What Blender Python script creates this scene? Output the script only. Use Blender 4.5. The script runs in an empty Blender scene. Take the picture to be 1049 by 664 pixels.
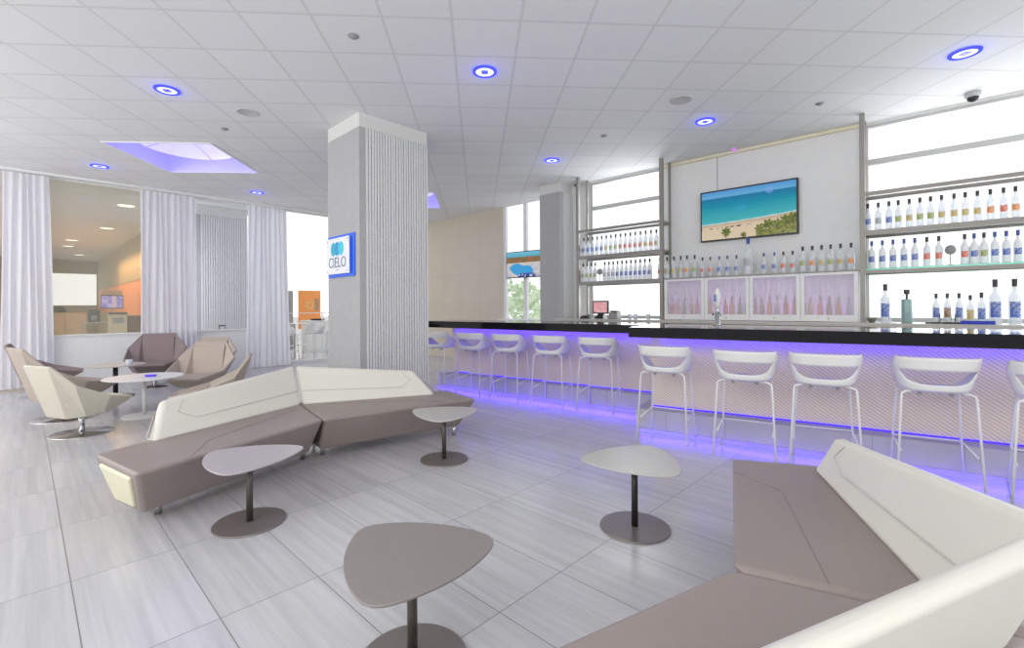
import bpy, bmesh, math, random
from mathutils import Vector, Matrix
from mathutils.geometry import tessellate_polygon
random.seed(7)
C = bpy.context.scene.collection
PI = math.pi
R = math.radians

# ------------------------------------------------------------------ materials
MATS = {}
def newmat(name):
    m = bpy.data.materials.new(name); m.use_nodes = True
    nt = m.node_tree; nt.nodes.clear()
    out = nt.nodes.new('ShaderNodeOutputMaterial')
    return m, nt, out
def N(nt, t, **kw):
    n = nt.nodes.new(t)
    for k, v in kw.items():
        if k in n.inputs: n.inputs[k].default_value = v
        else: setattr(n, k, v)
    return n
def pm(name, col, rough=.5, metal=0, var=.04, scale=8, bump=0, bscale=120, spec=.5, emit=None, es=0, coat=0):
    """principled material with soft procedural variation"""
    m, nt, out = newmat(name)
    p = N(nt, 'ShaderNodeBsdfPrincipled'); L = nt.links
    p.inputs['Roughness'].default_value = rough; p.inputs['Metallic'].default_value = metal
    p.inputs['Specular IOR Level'].default_value = spec; p.inputs['Coat Weight'].default_value = coat
    tc = N(nt, 'ShaderNodeTexCoord')
    nz = N(nt, 'ShaderNodeTexNoise'); nz.inputs['Scale'].default_value = scale; nz.inputs['Detail'].default_value = 3
    L.new(tc.outputs['Object'], nz.inputs['Vector'])
    mx = N(nt, 'ShaderNodeMix', data_type='RGBA')
    mx.inputs['A'].default_value = [max(0, c * (1 - var)) for c in col] + [1]
    mx.inputs['B'].default_value = [min(1, c * (1 + var)) for c in col] + [1]
    L.new(nz.outputs['Fac'], mx.inputs['Factor']); L.new(mx.outputs['Result'], p.inputs['Base Color'])
    if bump:
        n2 = N(nt, 'ShaderNodeTexNoise'); n2.inputs['Scale'].default_value = bscale
        b = N(nt, 'ShaderNodeBump'); b.inputs['Strength'].default_value = bump; b.inputs['Distance'].default_value = .01
        L.new(tc.outputs['Object'], n2.inputs['Vector']); L.new(n2.outputs['Fac'], b.inputs['Height']); L.new(b.outputs['Normal'], p.inputs['Normal'])
    if emit:
        p.inputs['Emission Color'].default_value = list(emit) + [1]; p.inputs['Emission Strength'].default_value = es
    L.new(p.outputs[0], out.inputs[0]); MATS[name] = m; return m
def em(name, col, s):
    m, nt, out = newmat(name)
    e = N(nt, 'ShaderNodeEmission'); e.inputs[0].default_value = list(col) + [1]; e.inputs[1].default_value = s
    nt.links.new(e.outputs[0], out.inputs[0]); MATS[name] = m; return m
def glassy(name, col, tr, rough=.05):
    """thin glass: transparent mixed with a glossy, tinted surface"""
    m, nt, out = newmat(name); L = nt.links
    p = N(nt, 'ShaderNodeBsdfPrincipled'); p.inputs['Base Color'].default_value = list(col) + [1]; p.inputs['Roughness'].default_value = rough
    t = N(nt, 'ShaderNodeBsdfTransparent'); t.inputs[0].default_value = [.5 + .5 * c for c in col] + [1]
    mx = N(nt, 'ShaderNodeMixShader'); mx.inputs[0].default_value = tr
    L.new(p.outputs[0], mx.inputs[1]); L.new(t.outputs[0], mx.inputs[2]); L.new(mx.outputs[0], out.inputs[0])
    MATS[name] = m; return m
def screen_mat(name, s):
    m, nt, out = newmat(name); L = nt.links
    a = N(nt, 'ShaderNodeAttribute'); a.attribute_name = 'Col'
    e = N(nt, 'ShaderNodeEmission'); e.inputs[1].default_value = s
    g = N(nt, 'ShaderNodeBsdfGlossy'); g.inputs['Roughness'].default_value = .1; g.inputs[0].default_value = (.04, .04, .04, 1)
    ad = N(nt, 'ShaderNodeAddShader')
    L.new(a.outputs['Color'], e.inputs[0]); L.new(e.outputs[0], ad.inputs[0]); L.new(g.outputs[0], ad.inputs[1]); L.new(ad.outputs[0], out.inputs[0])
    return m

def mathn(nt, op, a, b=None, c=None):
    n = nt.nodes.new('ShaderNodeMath'); n.operation = op
    for i, v in enumerate((a, b, c)):
        if v is None: continue
        if isinstance(v, (int, float)): n.inputs[i].default_value = v
        else: nt.links.new(v, n.inputs[i])
    return n.outputs[0]

def floor_material():
    m, nt, out = newmat('floor_porcelain_tile'); L = nt.links
    SX, SY, OX, OY = .917, .4664, -5.254, -.297
    g = N(nt, 'ShaderNodeNewGeometry'); sp = N(nt, 'ShaderNodeSeparateXYZ'); L.new(g.outputs['Position'], sp.inputs[0])
    u = mathn(nt, 'DIVIDE', mathn(nt, 'SUBTRACT', sp.outputs[0], OX), SX)
    v = mathn(nt, 'DIVIDE', mathn(nt, 'SUBTRACT', sp.outputs[1], OY), SY)
    fu, fv = mathn(nt, 'FLOOR', u), mathn(nt, 'FLOOR', v)
    def edge(x, s):
        f = mathn(nt, 'FRACT', x)
        d = mathn(nt, 'MINIMUM', f, mathn(nt, 'SUBTRACT', 1.0, f))
        return mathn(nt, 'MULTIPLY', d, s)
    d = mathn(nt, 'MINIMUM', edge(u, SX), edge(v, SY))
    grout = mathn(nt, 'LESS_THAN', d, .0028)
    cb = N(nt, 'ShaderNodeCombineXYZ'); L.new(fu, cb.inputs[0]); L.new(fv, cb.inputs[1])
    wn = N(nt, 'ShaderNodeTexWhiteNoise'); L.new(cb.outputs[0], wn.inputs['Vector'])
    # streaks along X, shifted for every tile
    c2 = N(nt, 'ShaderNodeCombineXYZ')
    L.new(mathn(nt, 'MULTIPLY', sp.outputs[0], .45), c2.inputs[0])
    L.new(mathn(nt, 'MULTIPLY', sp.outputs[1], 11.0), c2.inputs[1])
    L.new(mathn(nt, 'MULTIPLY', wn.outputs['Value'], 40.0), c2.inputs[2])
    nz = N(nt, 'ShaderNodeTexNoise'); nz.inputs['Scale'].default_value = 1.6; nz.inputs['Detail'].default_value = 6; nz.inputs['Roughness'].default_value = .6; nz.inputs['Distortion'].default_value = .25
    L.new(c2.outputs[0], nz.inputs['Vector'])
    r = N(nt, 'ShaderNodeValToRGB')
    r.color_ramp.elements[0].position = .3; r.color_ramp.elements[0].color = (.452, .447, .456, 1)
    r.color_ramp.elements[1].position = .68; r.color_ramp.elements[1].color = (.565, .56, .57, 1)
    L.new(nz.outputs['Fac'], r.inputs[0])
    hs = N(nt, 'ShaderNodeHueSaturation'); L.new(r.outputs[0], hs.inputs['Color'])
    L.new(mathn(nt, 'ADD', mathn(nt, 'MULTIPLY', wn.outputs['Value'], .10), .95), hs.inputs['Value'])
    mx = N(nt, 'ShaderNodeMix', data_type='RGBA'); mx.inputs['B'].default_value = (.22, .215, .21, 1)
    L.new(grout, mx.inputs['Factor']); L.new(hs.outputs[0], mx.inputs['A'])
    p = N(nt, 'ShaderNodeBsdfPrincipled'); L.new(mx.outputs['Result'], p.inputs['Base Color'])
    L.new(mathn(nt, 'ADD', mathn(nt, 'MULTIPLY', nz.outputs['Fac'], .05), mathn(nt, 'ADD', .2, mathn(nt, 'MULTIPLY', grout, .4))), p.inputs['Roughness'])
    p.inputs['Specular IOR Level'].default_value = .55
    b = N(nt, 'ShaderNodeBump'); b.inputs['Strength'].default_value = .05; b.inputs['Distance'].default_value = .002
    L.new(mathn(nt, 'SUBTRACT', nz.outputs['Fac'], grout), b.inputs['Height']); L.new(b.outputs[0], p.inputs['Normal'])
    L.new(p.outputs[0], out.inputs[0]); return m

CEIL_A = R(47.71); CEIL_O = (-3.224, 2.637)
def ceiling_material(name, tint=(1, 1, 1)):
    m, nt, out = newmat(name); L = nt.links
    g = N(nt, 'ShaderNodeNewGeometry'); sp = N(nt, 'ShaderNodeSeparateXYZ'); L.new(g.outputs['Position'], sp.inputs[0])
    x = mathn(nt, 'SUBTRACT', sp.outputs[0], CEIL_O[0]); y = mathn(nt, 'SUBTRACT', sp.outputs[1], CEIL_O[1])
    ca, sa = math.cos(CEIL_A), math.sin(CEIL_A)
    u = mathn(nt, 'ADD', mathn(nt, 'MULTIPLY', x, ca / .61), mathn(nt, 'MULTIPLY', y, sa / .61))
    v = mathn(nt, 'ADD', mathn(nt, 'MULTIPLY', x, -sa / .61), mathn(nt, 'MULTIPLY', y, ca / .61))
    def edge(q):
        f = mathn(nt, 'FRACT', q); return mathn(nt, 'MULTIPLY', mathn(nt, 'MINIMUM', f, mathn(nt, 'SUBTRACT', 1.0, f)), .61)
    d = mathn(nt, 'MINIMUM', edge(u), edge(v))
    bar = mathn(nt, 'LESS_THAN', d, .009)
    rim = mathn(nt, 'LESS_THAN', d, .012)
    cb = N(nt, 'ShaderNodeCombineXYZ'); L.new(mathn(nt, 'FLOOR', u), cb.inputs[0]); L.new(mathn(nt, 'FLOOR', v), cb.inputs[1])
    wn = N(nt, 'ShaderNodeTexWhiteNoise'); L.new(cb.outputs[0], wn.inputs['Vector'])
    val = mathn(nt, 'ADD', mathn(nt, 'MULTIPLY', wn.outputs['Value'], .03), .80)
    c = N(nt, 'ShaderNodeCombineColor')
    for i in range(3): L.new(mathn(nt, 'MULTIPLY', val, tint[i]), c.inputs[i])
    m1 = N(nt, 'ShaderNodeMix', data_type='RGBA'); m1.inputs['B'].default_value = (.66, .66, .66, 1)
    L.new(rim, m1.inputs['Factor']); L.new(c.outputs[0], m1.inputs['A'])
    m2 = N(nt, 'ShaderNodeMix', data_type='RGBA'); m2.inputs['B'].default_value = (.70, .70, .70, 1)
    L.new(bar, m2.inputs['Factor']); L.new(m1.outputs['Result'], m2.inputs['A'])
    p = N(nt, 'ShaderNodeBsdfPrincipled'); p.inputs['Roughness'].default_value = .75
    L.new(m2.outputs['Result'], p.inputs['Base Color'])
    b = N(nt, 'ShaderNodeBump'); b.inputs['Strength'].default_value = .5; b.inputs['Distance'].default_value = .01
    L.new(bar, b.inputs['Height']); L.new(b.outputs[0], p.inputs['Normal'])
    L.new(p.outputs[0], out.inputs[0]); return m

def panel_material():
    """beige bar front with raised diagonal waves"""
    m, nt, out = newmat('bar_front_waves'); L = nt.links
    tc = N(nt, 'ShaderNodeTexCoord'); mp = N(nt, 'ShaderNodeMapping'); mp.inputs['Rotation'].default_value = (0, R(-36), 0)
    L.new(tc.outputs['Object'], mp.inputs[0])
    w = N(nt, 'ShaderNodeTexWave'); w.bands_direction = 'Z'; w.inputs['Scale'].default_value = 11; w.inputs['Distortion'].default_value = 1.6; w.inputs['Detail'].default_value = 0; w.inputs['Detail Scale'].default_value = .5
    L.new(mp.outputs[0], w.inputs[0])
    r = N(nt, 'ShaderNodeValToRGB'); r.color_ramp.elements[0].color = (.62, .51, .42, 1); r.color_ramp.elements[1].color = (.80, .70, .60, 1)
    L.new(w.outputs['Fac'], r.inputs[0])
    p = N(nt, 'ShaderNodeBsdfPrincipled'); p.inputs['Roughness'].default_value = .45
    b = N(nt, 'ShaderNodeBump'); b.inputs['Strength'].default_value = .35; b.inputs['Distance'].default_value = .006
    L.new(w.outputs['Fac'], b.inputs['Height']); L.new(b.outputs[0], p.inputs['Normal'])
    L.new(r.outputs[0], p.inputs['Base Color']); L.new(p.outputs[0], out.inputs[0]); return m

def curtain_material():
    m, nt, out = newmat('sheer_white_fabric'); L = nt.links
    d = N(nt, 'ShaderNodeBsdfDiffuse'); d.inputs[0].default_value = (.86, .86, .9, 1)
    t = N(nt, 'ShaderNodeBsdfTranslucent'); t.inputs[0].default_value = (.88, .88, .93, 1)
    tc = N(nt, 'ShaderNodeTexCoord'); w = N(nt, 'ShaderNodeTexNoise'); w.inputs['Scale'].default_value = 200
    L.new(tc.outputs['Object'], w.inputs[0])
    b = N(nt, 'ShaderNodeBump'); b.inputs['Strength'].default_value = .1; L.new(w.outputs['Fac'], b.inputs['Height']); L.new(b.outputs[0], d.inputs['Normal'])
    mx = N(nt, 'ShaderNodeMixShader'); mx.inputs[0].default_value = .4
    L.new(d.outputs[0], mx.inputs[1]); L.new(t.outputs[0], mx.inputs[2]); L.new(mx.outputs[0], out.inputs[0]); return m

def stone_tile_material(name, a, b, sx, sz, axis=0):
    m, nt, out = newmat(name); L = nt.links
    g = N(nt, 'ShaderNodeNewGeometry'); sp = N(nt, 'ShaderNodeSeparateXYZ'); L.new(g.outputs['Position'], sp.inputs[0])
    u = mathn(nt, 'DIVIDE', sp.outputs[axis], sx); v = mathn(nt, 'DIVIDE', sp.outputs[2], sz)
    def edge(q, s):
        f = mathn(nt, 'FRACT', q); return mathn(nt, 'MULTIPLY', mathn(nt, 'MINIMUM', f, mathn(nt, 'SUBTRACT', 1.0, f)), s)
    ln = mathn(nt, 'LESS_THAN', mathn(nt, 'MINIMUM', edge(u, sx), edge(v, sz)), .004)
    nz = N(nt, 'ShaderNodeTexNoise'); nz.inputs['Scale'].default_value = 2.5; nz.inputs['Detail'].default_value = 8
    L.new(g.outputs['Position'], nz.inputs[0])
    mx = N(nt, 'ShaderNodeMix', data_type='RGBA'); mx.inputs['A'].default_value = list(a) + [1]; mx.inputs['B'].default_value = list(b) + [1]
    L.new(nz.outputs['Fac'], mx.inputs['Factor'])
    m2 = N(nt, 'ShaderNodeMix', data_type='RGBA'); m2.inputs['B'].default_value = [c * .86 for c in a] + [1]
    L.new(ln, m2.inputs['Factor']); L.new(mx.outputs['Result'], m2.inputs['A'])
    p = N(nt, 'ShaderNodeBsdfPrincipled'); p.inputs['Roughness'].default_value = .5
    L.new(m2.outputs['Result'], p.inputs['Base Color']); L.new(p.outputs[0], out.inputs[0]); return m

FLOOR = floor_material(); CEIL = ceiling_material('ceiling_tiles')
PANEL = panel_material(); CURT = curtain_material()
WALLW = pm('white_wall', (.78, .78, .76), .6)
WHITE = pm('white_paint', (.80, .80, .79), .45)
TAN = pm('tan_wall', (.42, .34, .20), .6)
OLIVE = pm('olive_wall', (.38, .34, .22), .6)
ORANGE = pm('orange_wall', (.80, .30, .08), .5, var=.12, scale=2)
BEIGE = stone_tile_material('beige_stone_tiles', (.60, .535, .42), (.68, .615, .50), .78, .78)
KICK = stone_tile_material('grey_step_tiles', (.36, .35, .34), (.50, .49, .47), .62, 3.0)
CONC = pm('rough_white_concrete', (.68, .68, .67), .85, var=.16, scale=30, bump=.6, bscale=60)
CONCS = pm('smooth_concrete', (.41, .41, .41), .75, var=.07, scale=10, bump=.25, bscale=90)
CAPM = pm('painted_column_head', (.66, .66, .63), .7, bump=.2)
BLACK = pm('polished_black_granite', (.006, .006, .008), .07, var=.3, scale=60, spec=.16)
TAUPE = pm('taupe_leather', (.285, .235, .217), .42, var=.05, scale=3, bump=.12, bscale=260)
SEAM = pm('dark_seam', (.235, .195, .18), .6)
CREAM = pm('cream_leather', (.70, .68, .61), .40, var=.03, scale=3, bump=.1, bscale=260)
CREAMS = pm('cream_seam', (.57, .55, .49), .6)
ENDP = pm('cream_end_panel', (.74, .70, .52), .5)
CHROME = pm('brushed_chrome', (.62, .62, .62), .18, 1, var=.1, scale=30)
STEEL = pm('brushed_steel', (.42, .40, .37), .35, .9, var=.1, scale=30)
SHELFM = pm('shelf_metal', (.29, .275, .25), .45, .4)
TTOP = pm('table_top_lacquer', (.235, .21, .20), .33, var=.04)
TTOPL = pm('table_top_pale', (.46, .45, .42), .30, var=.04)
TLEG = pm('table_bronze', (.10, .085, .075), .35, .5)
TBASE = pm('table_base_taupe', (.20, .175, .165), .38, .3)
PLAST = pm('white_plastic', (.74, .74, .72), .30, var=.02)
CHCREAM = pm('lounge_cream', (.62, .58, .48), .55, bump=.15)
CHTAUPE = pm('lounge_taupe', (.45, .38, .32), .6, bump=.15)
CHBROWN = pm('lounge_brown', (.27, .21, .20), .7, bump=.15)
BLACKP = pm('black_plastic', (.02, .02, .022), .35)
GREYP = pm('grey_plastic', (.30, .30, .30), .4)
BLUEP = pm('blue_acrylic', (.02, .10, .55), .15, emit=(.03, .12, .8), es=.35)
SIGNW = pm('white_sign', (.82, .83, .86), .25)
INK = pm('sign_ink', (.16, .20, .28), .5)
LED = em('blue_led', (.08, .04, 1.0), 1.6)
LEDR = em('blue_ring', (.04, .05, 1.0), 2.6)
LEDV = em('violet_led', (.6, .25, .8), 1)
LAMPW = em('lamp_white', (.93, .94, 1), 1.3)
COVE = pm('blue_lit_cove', (.5, .5, .95), .6, emit=(.20, .17, .95), es=.75)
DOMEM = pm('lilac_dome', (.8, .8, 1), .5, emit=(.52, .47, 1.0), es=.75)
WARML = em('warm_lamp', (1, .93, .8), 2.2)
def frost_material():
    m, nt, out = newmat('frosted_cooler_glass'); L = nt.links
    rf = N(nt, 'ShaderNodeBsdfRefraction'); rf.inputs['IOR'].default_value = 1.12; rf.inputs['Roughness'].default_value = .38
    tr = N(nt, 'ShaderNodeBsdfTransparent'); d = N(nt, 'ShaderNodeBsdfDiffuse'); d.inputs[0].default_value = (.82, .80, .84, 1)
    a = N(nt, 'ShaderNodeMixShader'); a.inputs[0].default_value = .62; b = N(nt, 'ShaderNodeMixShader'); b.inputs[0].default_value = .30
    L.new(rf.outputs[0], a.inputs[1]); L.new(tr.outputs[0], a.inputs[2]); L.new(a.outputs[0], b.inputs[1]); L.new(d.outputs[0], b.inputs[2]); L.new(b.outputs[0], out.inputs[0]); return m
FROST = frost_material()
PANE = glassy('window_glass', (.95, .97, 1), .93, .03)
TINTP = glassy('tinted_glass', (.82, .8, .7), .85, .03)
GREENG = glassy('green_glass_edge', (.25, .70, .55), .35, .1)
BOTG = glassy('clear_bottle_glass', (.86, .89, .92), .50, .08)
BOTF = pm('frosted_bottle', (.86, .88, .90), .3)
LEAF = pm('washed_out_foliage', (.62, .74, .50), .8, var=.25, scale=4)  # pale green carries the overexposed daylight in the leaf colour
BARKM = pm('bark', (.5, .45, .4), .8)
LCOL = {'blue': (.10, .17, .50), 'red': (.75, .16, .10), 'gold': (.60, .45, .14), 'green': (.36, .42, .10), 'grey': (.40, .42, .44), 'orange': (.85, .32, .08), 'brown': (.30, .14, .06)}
def label_material(k, col):
    m, nt, out = newmat('label_' + k); L = nt.links
    tc = N(nt, 'ShaderNodeTexCoord'); nz = N(nt, 'ShaderNodeTexNoise'); nz.inputs['Scale'].default_value = 38; L.new(tc.outputs['Object'], nz.inputs[0])
    r = N(nt, 'ShaderNodeValToRGB'); r.color_ramp.elements[0].position = .47; r.color_ramp.elements[1].position = .60
    r.color_ramp.elements[0].color = list(col) + [1]; r.color_ramp.elements[1].color = [.35 + .6 * c for c in col] + [1]
    L.new(nz.outputs['Fac'], r.inputs[0]); p = N(nt, 'ShaderNodeBsdfPrincipled'); p.inputs['Roughness'].default_value = .5
    L.new(r.outputs[0], p.inputs['Base Color']); L.new(p.outputs[0], out.inputs[0]); return m
LM = {k: label_material(k, v) for k, v in LCOL.items()}

# ------------------------------------------------------------------ mesh helpers
def mesh_obj(name, bm, mat, parent=None, smooth=False, bevel=0, seg=2, loc=None, rot=None):
    me = bpy.data.meshes.new(name); bmesh.ops.recalc_face_normals(bm, faces=bm.faces)
    bm.to_mesh(me); bm.free()
    mats = mat if isinstance(mat, (list, tuple)) else [mat]
    for q in mats: me.materials.append(q)
    if smooth:
        for p in me.polygons: p.use_smooth = True
    o = bpy.data.objects.new(name, me); C.objects.link(o)
    if parent: o.parent = parent
    if loc: o.location = loc
    if rot is not None: o.rotation_euler = (0, 0, rot)
    if bevel:
        b = o.modifiers.new('bevel', 'BEVEL'); b.width = bevel; b.segments = seg; b.limit_method = 'ANGLE'; b.angle_limit = R(25)
        for p in me.polygons: p.use_smooth = True
        w = o.modifiers.new('wn', 'WEIGHTED_NORMAL'); w.keep_sharp = True
    return o
def box(bm, x0, x1, y0, y1, z0, z1, mi=0):
    v = [bm.verts.new(p) for p in ((x0, y0, z0), (x1, y0, z0), (x1, y1, z0), (x0, y1, z0), (x0, y0, z1), (x1, y0, z1), (x1, y1, z1), (x0, y1, z1))]
    for f in ((0, 3, 2, 1), (4, 5, 6, 7), (0, 1, 5, 4), (1, 2, 6, 5), (2, 3, 7, 6), (3, 0, 4, 7)):
        bm.faces.new([v[i] for i in f]).material_index = mi
    return bm
def bx(*a): return box(bmesh.new(), *a)
def tube(bm, p0, p1, r0, r1=None, n=12, cap=True):
    r1 = r0 if r1 is None else r1
    p0, p1 = Vector(p0), Vector(p1); d = (p1 - p0).normalized()
    a = d.orthogonal().normalized(); b = d.cross(a)
    A = [bm.verts.new(p0 + (a * math.cos(2 * PI * i / n) + b * math.sin(2 * PI * i / n)) * r0) for i in range(n)]
    B = [bm.verts.new(p1 + (a * math.cos(2 * PI * i / n) + b * math.sin(2 * PI * i / n)) * r1) for i in range(n)]
    for i in range(n): bm.faces.new((A[i], A[(i + 1) % n], B[(i + 1) % n], B[i]))
    if cap: bm.faces.new(A[::-1]); bm.faces.new(B)
    return bm
def path(bm, pts, r, n=8):
    pts = [Vector(p) for p in pts]; rings = []
    up = Vector((.13, .07, .99)).normalized()
    for i, p in enumerate(pts):
        d = (pts[min(i + 1, len(pts) - 1)] - pts[max(i - 1, 0)]).normalized()
        if abs(d.dot(up)) > .95: up2 = Vector((1, .1, 0)).normalized()
        else: up2 = up
        a = d.cross(up2).normalized(); b = d.cross(a)
        if rings and a.dot(la) < 0: a, b = -a, -b
        la = a
        rings.append([bm.verts.new(p + (a * math.cos(2 * PI * k / n) + b * math.sin(2 * PI * k / n)) * r) for k in range(n)])
    for A, B in zip(rings, rings[1:]):
        for i in range(n): bm.faces.new((A[i], A[(i + 1) % n], B[(i + 1) % n], B[i]))
    bm.faces.new(rings[0][::-1]); bm.faces.new(rings[-1]); return bm
def lathe(bm, prof, n=20, cx=0, cy=0, sx=1, sy=1):
    rings = []
    for r, z in prof:
        if r < 1e-5: rings.append([bm.verts.new((cx, cy, z))])
        else: rings.append([bm.verts.new((cx + r * sx * math.cos(2 * PI * i / n), cy + r * sy * math.sin(2 * PI * i / n), z)) for i in range(n)])
    for A, B in zip(rings, rings[1:]):
        for i in range(n):
            j = (i + 1) % n
            if len(A) == 1 and len(B) == 1: continue
            if len(A) == 1: bm.faces.new((A[0], B[j], B[i]))
            elif len(B) == 1: bm.faces.new((A[i], A[j], B[0]))
            else: bm.faces.new((A[i], A[j], B[j], B[i]))
    return bm
def prism(bm, poly, z0, z1, inset=0):
    c = Vector((sum(p[0] for p in poly) / len(poly), sum(p[1] for p in poly) / len(poly)))
    A = [bm.verts.new((p[0], p[1], z0)) for p in poly]; B = [bm.verts.new((p[0], p[1], z1)) for p in poly]
    n = len(poly)
    for i in range(n): bm.faces.new((A[i], A[(i + 1) % n], B[(i + 1) % n], B[i]))
    bm.faces.new(A[::-1]); bm.faces.new(B); return bm
def hexa(bm, b, t):
    A = [bm.verts.new(p) for p in b]; B = [bm.verts.new(p) for p in t]; n = len(b)
    for i in range(n): bm.faces.new((A[i], A[(i + 1) % n], B[(i + 1) % n], B[i]))
    bm.faces.new(A[::-1]); bm.faces.new(B); return bm

def tag(o, label, cat, group=None, kind=None):
    if label: o['label'] = label
    if cat: o['category'] = cat
    if group: o['group'] = group
    if kind: o['kind'] = kind
    return o
def thing(name, label, cat, loc=(0, 0, 0), rz=0, group=None):
    o = bpy.data.objects.new(name, None); C.objects.link(o); o.location = loc; o.rotation_euler = (0, 0, rz)
    o.empty_display_size = .1
    return tag(o, label, cat, group)
def struct(name, bm, mat, **kw):
    o = mesh_obj(name, bm, mat, **kw); o['kind'] = 'structure'; return o
def dup(root, loc, rz, label=None, group=None, scale=None):
    r = root.copy(); C.objects.link(r); r.location = loc; r.rotation_euler = (0, 0, rz)
    if label: r['label'] = label
    if group: r['group'] = group
    if scale: r.scale = (scale,) * 3
    for ch in [o for o in bpy.data.objects if o.parent == root]:
        c = ch.copy(); C.objects.link(c); c.parent = r
        for g in [o for o in bpy.data.objects if o.parent == ch]:
            d = g.copy(); C.objects.link(d); d.parent = c
    return r
def area(name, loc, size, sizey, power, col, rot):
    l = bpy.data.lights.new(name, 'AREA'); l.shape = 'RECTANGLE'; l.size = size; l.size_y = sizey; l.energy = power; l.color = col
    o = bpy.data.objects.new(name, l); C.objects.link(o); o.location = loc; o.rotation_euler = rot; return o
def frame_pt(phi, s, D):
    p = R(phi); return (s * math.cos(p) - D * math.sin(p), s * math.sin(p) + D * math.cos(p))

HC = 3.99
# ------------------------------------------------------------------ room shell
struct('floor', bx(-37, 3.2, -4.2, 12.5, -.12, 0), FLOOR)

def sq(c, a, w, h=None):
    h = h or w; ca, sa = math.cos(a), math.sin(a)
    return [(c[0] + x * ca - y * sa, c[1] + x * sa + y * ca) for x, y in ((-w / 2, -h / 2), (w / 2, -h / 2), (w / 2, h / 2), (-w / 2, h / 2))]
REC1 = sq((-9.41, 1.96), CEIL_A, 1.56); REC2 = sq((-9.5, 6.29), CEIL_A, 1.56)
outer = [(-36.6, -4.2), (3.2, -4.2), (3.2, 8.46), (-5.6, 8.12), (-5.6, 8.62), (-12.2, 8.62), (-12.6, 8.62), (-12.6, 4.3), (-21.9, 4.3), (-21.9, 3.3), (-36.6, 3.3)]
def flat_holes(outer, holes, z):
    loops = [[Vector((x, y, z)) for x, y in outer]] + [[Vector((x, y, z)) for x, y in h] for h in holes]
    tris = tessellate_polygon(loops); flat = [v for l in loops for v in l]
    bm = bmesh.new(); vs = [bm.verts.new(v) for v in flat]
    for t in tris: bm.faces.new([vs[i] for i in t])
    return bm
bm = flat_holes(outer, [REC1, REC2], HC)
ceil = struct('ceiling', bm, CEIL)

def recess(rect, label):
    cx = sum(p[0] for p in rect) / 4; cy = sum(p[1] for p in rect) / 4
    t = thing('ceiling_recess_light', label, 'light', (cx, cy, HC), CEIL_A, 'blue lit square ceiling recesses')
    bm = bmesh.new(); h = .78
    # cove walls
    A = [bm.verts.new((x, y, 0)) for x, y in ((-h, -h), (h, -h), (h, h), (-h, h))]
    B = [bm.verts.new((x, y, .34)) for x, y in ((-h, -h), (h, -h), (h, h), (-h, h))]
    for i in range(4): bm.faces.new((A[i], A[(i + 1) % 4], B[(i + 1) % 4], B[i]))
    bm.faces.new(B); mesh_obj('cove', bm, COVE, t)
    bm = bmesh.new()
    prof = [(.70, .20), (.68, .23), (.55, .28), (.3, .32), (0, .33)]
    lathe(bm, prof, 32); mesh_obj('dome', bm, DOMEM, t, smooth=True)
    bm = bmesh.new()
    for a in (0, PI / 2): 
        c, s = math.cos(a), math.sin(a)
        path(bm, [(x * c, x * s, .19 + .12 * (1 - (x / .7) ** 2)) for x in [(-.7 + .1 * i) for i in range(15)]], .008, 6)
    mesh_obj('rib', bm, COVE, t)
    bm = bmesh.new()
    for x0, x1, y0, y1 in ((-h - .03, h + .03, -h - .03, -h), (-h - .03, h + .03, h, h + .03), (-h - .03, -h, -h, h), (h, h + .03, -h, h)):
        box(bm, x0, x1, y0, y1, -.012, .0)
    mesh_obj('trim', bm, WHITE, t)
    return t
recess(REC1, 'blue lit square ceiling recess with shallow dome above the left sofa')
recess(REC2, 'blue lit square ceiling recess partly hidden behind the big ribbed column')

# ceiling downlights -------------------------------------------------
def make_downlight():
    t = thing('ceiling_downlight', '', 'light', (0, 0, HC), 0, 'blue ringed ceiling downlights')
    bm = bmesh.new(); lathe(bm, [(.098, -.004), (.098, -.016), (.128, -.016), (.132, -.002), (.098, -.002)], 36); mesh_obj('glow_ring', bm, LEDR, t, smooth=True)
    bm = bmesh.new(); lathe(bm, [(.0, -.010), (.099, -.010), (.099, -.003), (0, -.003)], 36); mesh_obj('diffuser', bm, LAMPW, t)
    bm = bx(-.034, .034, -.034, .034, -.016, -.008); mesh_obj('lamp_lens', bm, INKBLUE, t)
    return t
INKBLUE = pm('deep_blue_lens', (.05, .06, .35), .3, emit=(.08, .08, .6), es=.5)
DLS = [((-6.61, 1.17), 'blue ringed downlight above the left sofa, nearest the square recess'),
       ((-3.69, 3.47), 'blue ringed downlight in the ceiling just right of the big ribbed column'),
       ((.02, 6.63), 'blue ringed downlight at the upper right, beside the dark dome camera'),
       ((-2.54, 6.54), 'blue ringed downlight above the wall television'),
       ((-5.11, 6.39), 'small blue ringed downlight above the far narrow column'),
       ((-10.97, .95), 'blue ringed downlight above the leftmost white curtain'),
       ((-11.08, 3.57), 'blue ringed downlight above the curtain nearest the big column')]
dl = make_downlight()
for i, (p, lab) in enumerate(DLS):
    o = dl if i == 0 else dup(dl, (p[0], p[1], HC), CEIL_A)
    o.location = (p[0], p[1], HC); o.rotation_euler.z = CEIL_A; o['label'] = lab
    l = bpy.data.lights.new('downlight_glow', 'POINT'); l.energy = 1.3; l.color = (.12, .14, 1); l.shadow_soft_size = .05
    lo = bpy.data.objects.new('downlight_glow', l); C.objects.link(lo); lo.location = (p[0], p[1], HC - .08)

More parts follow.
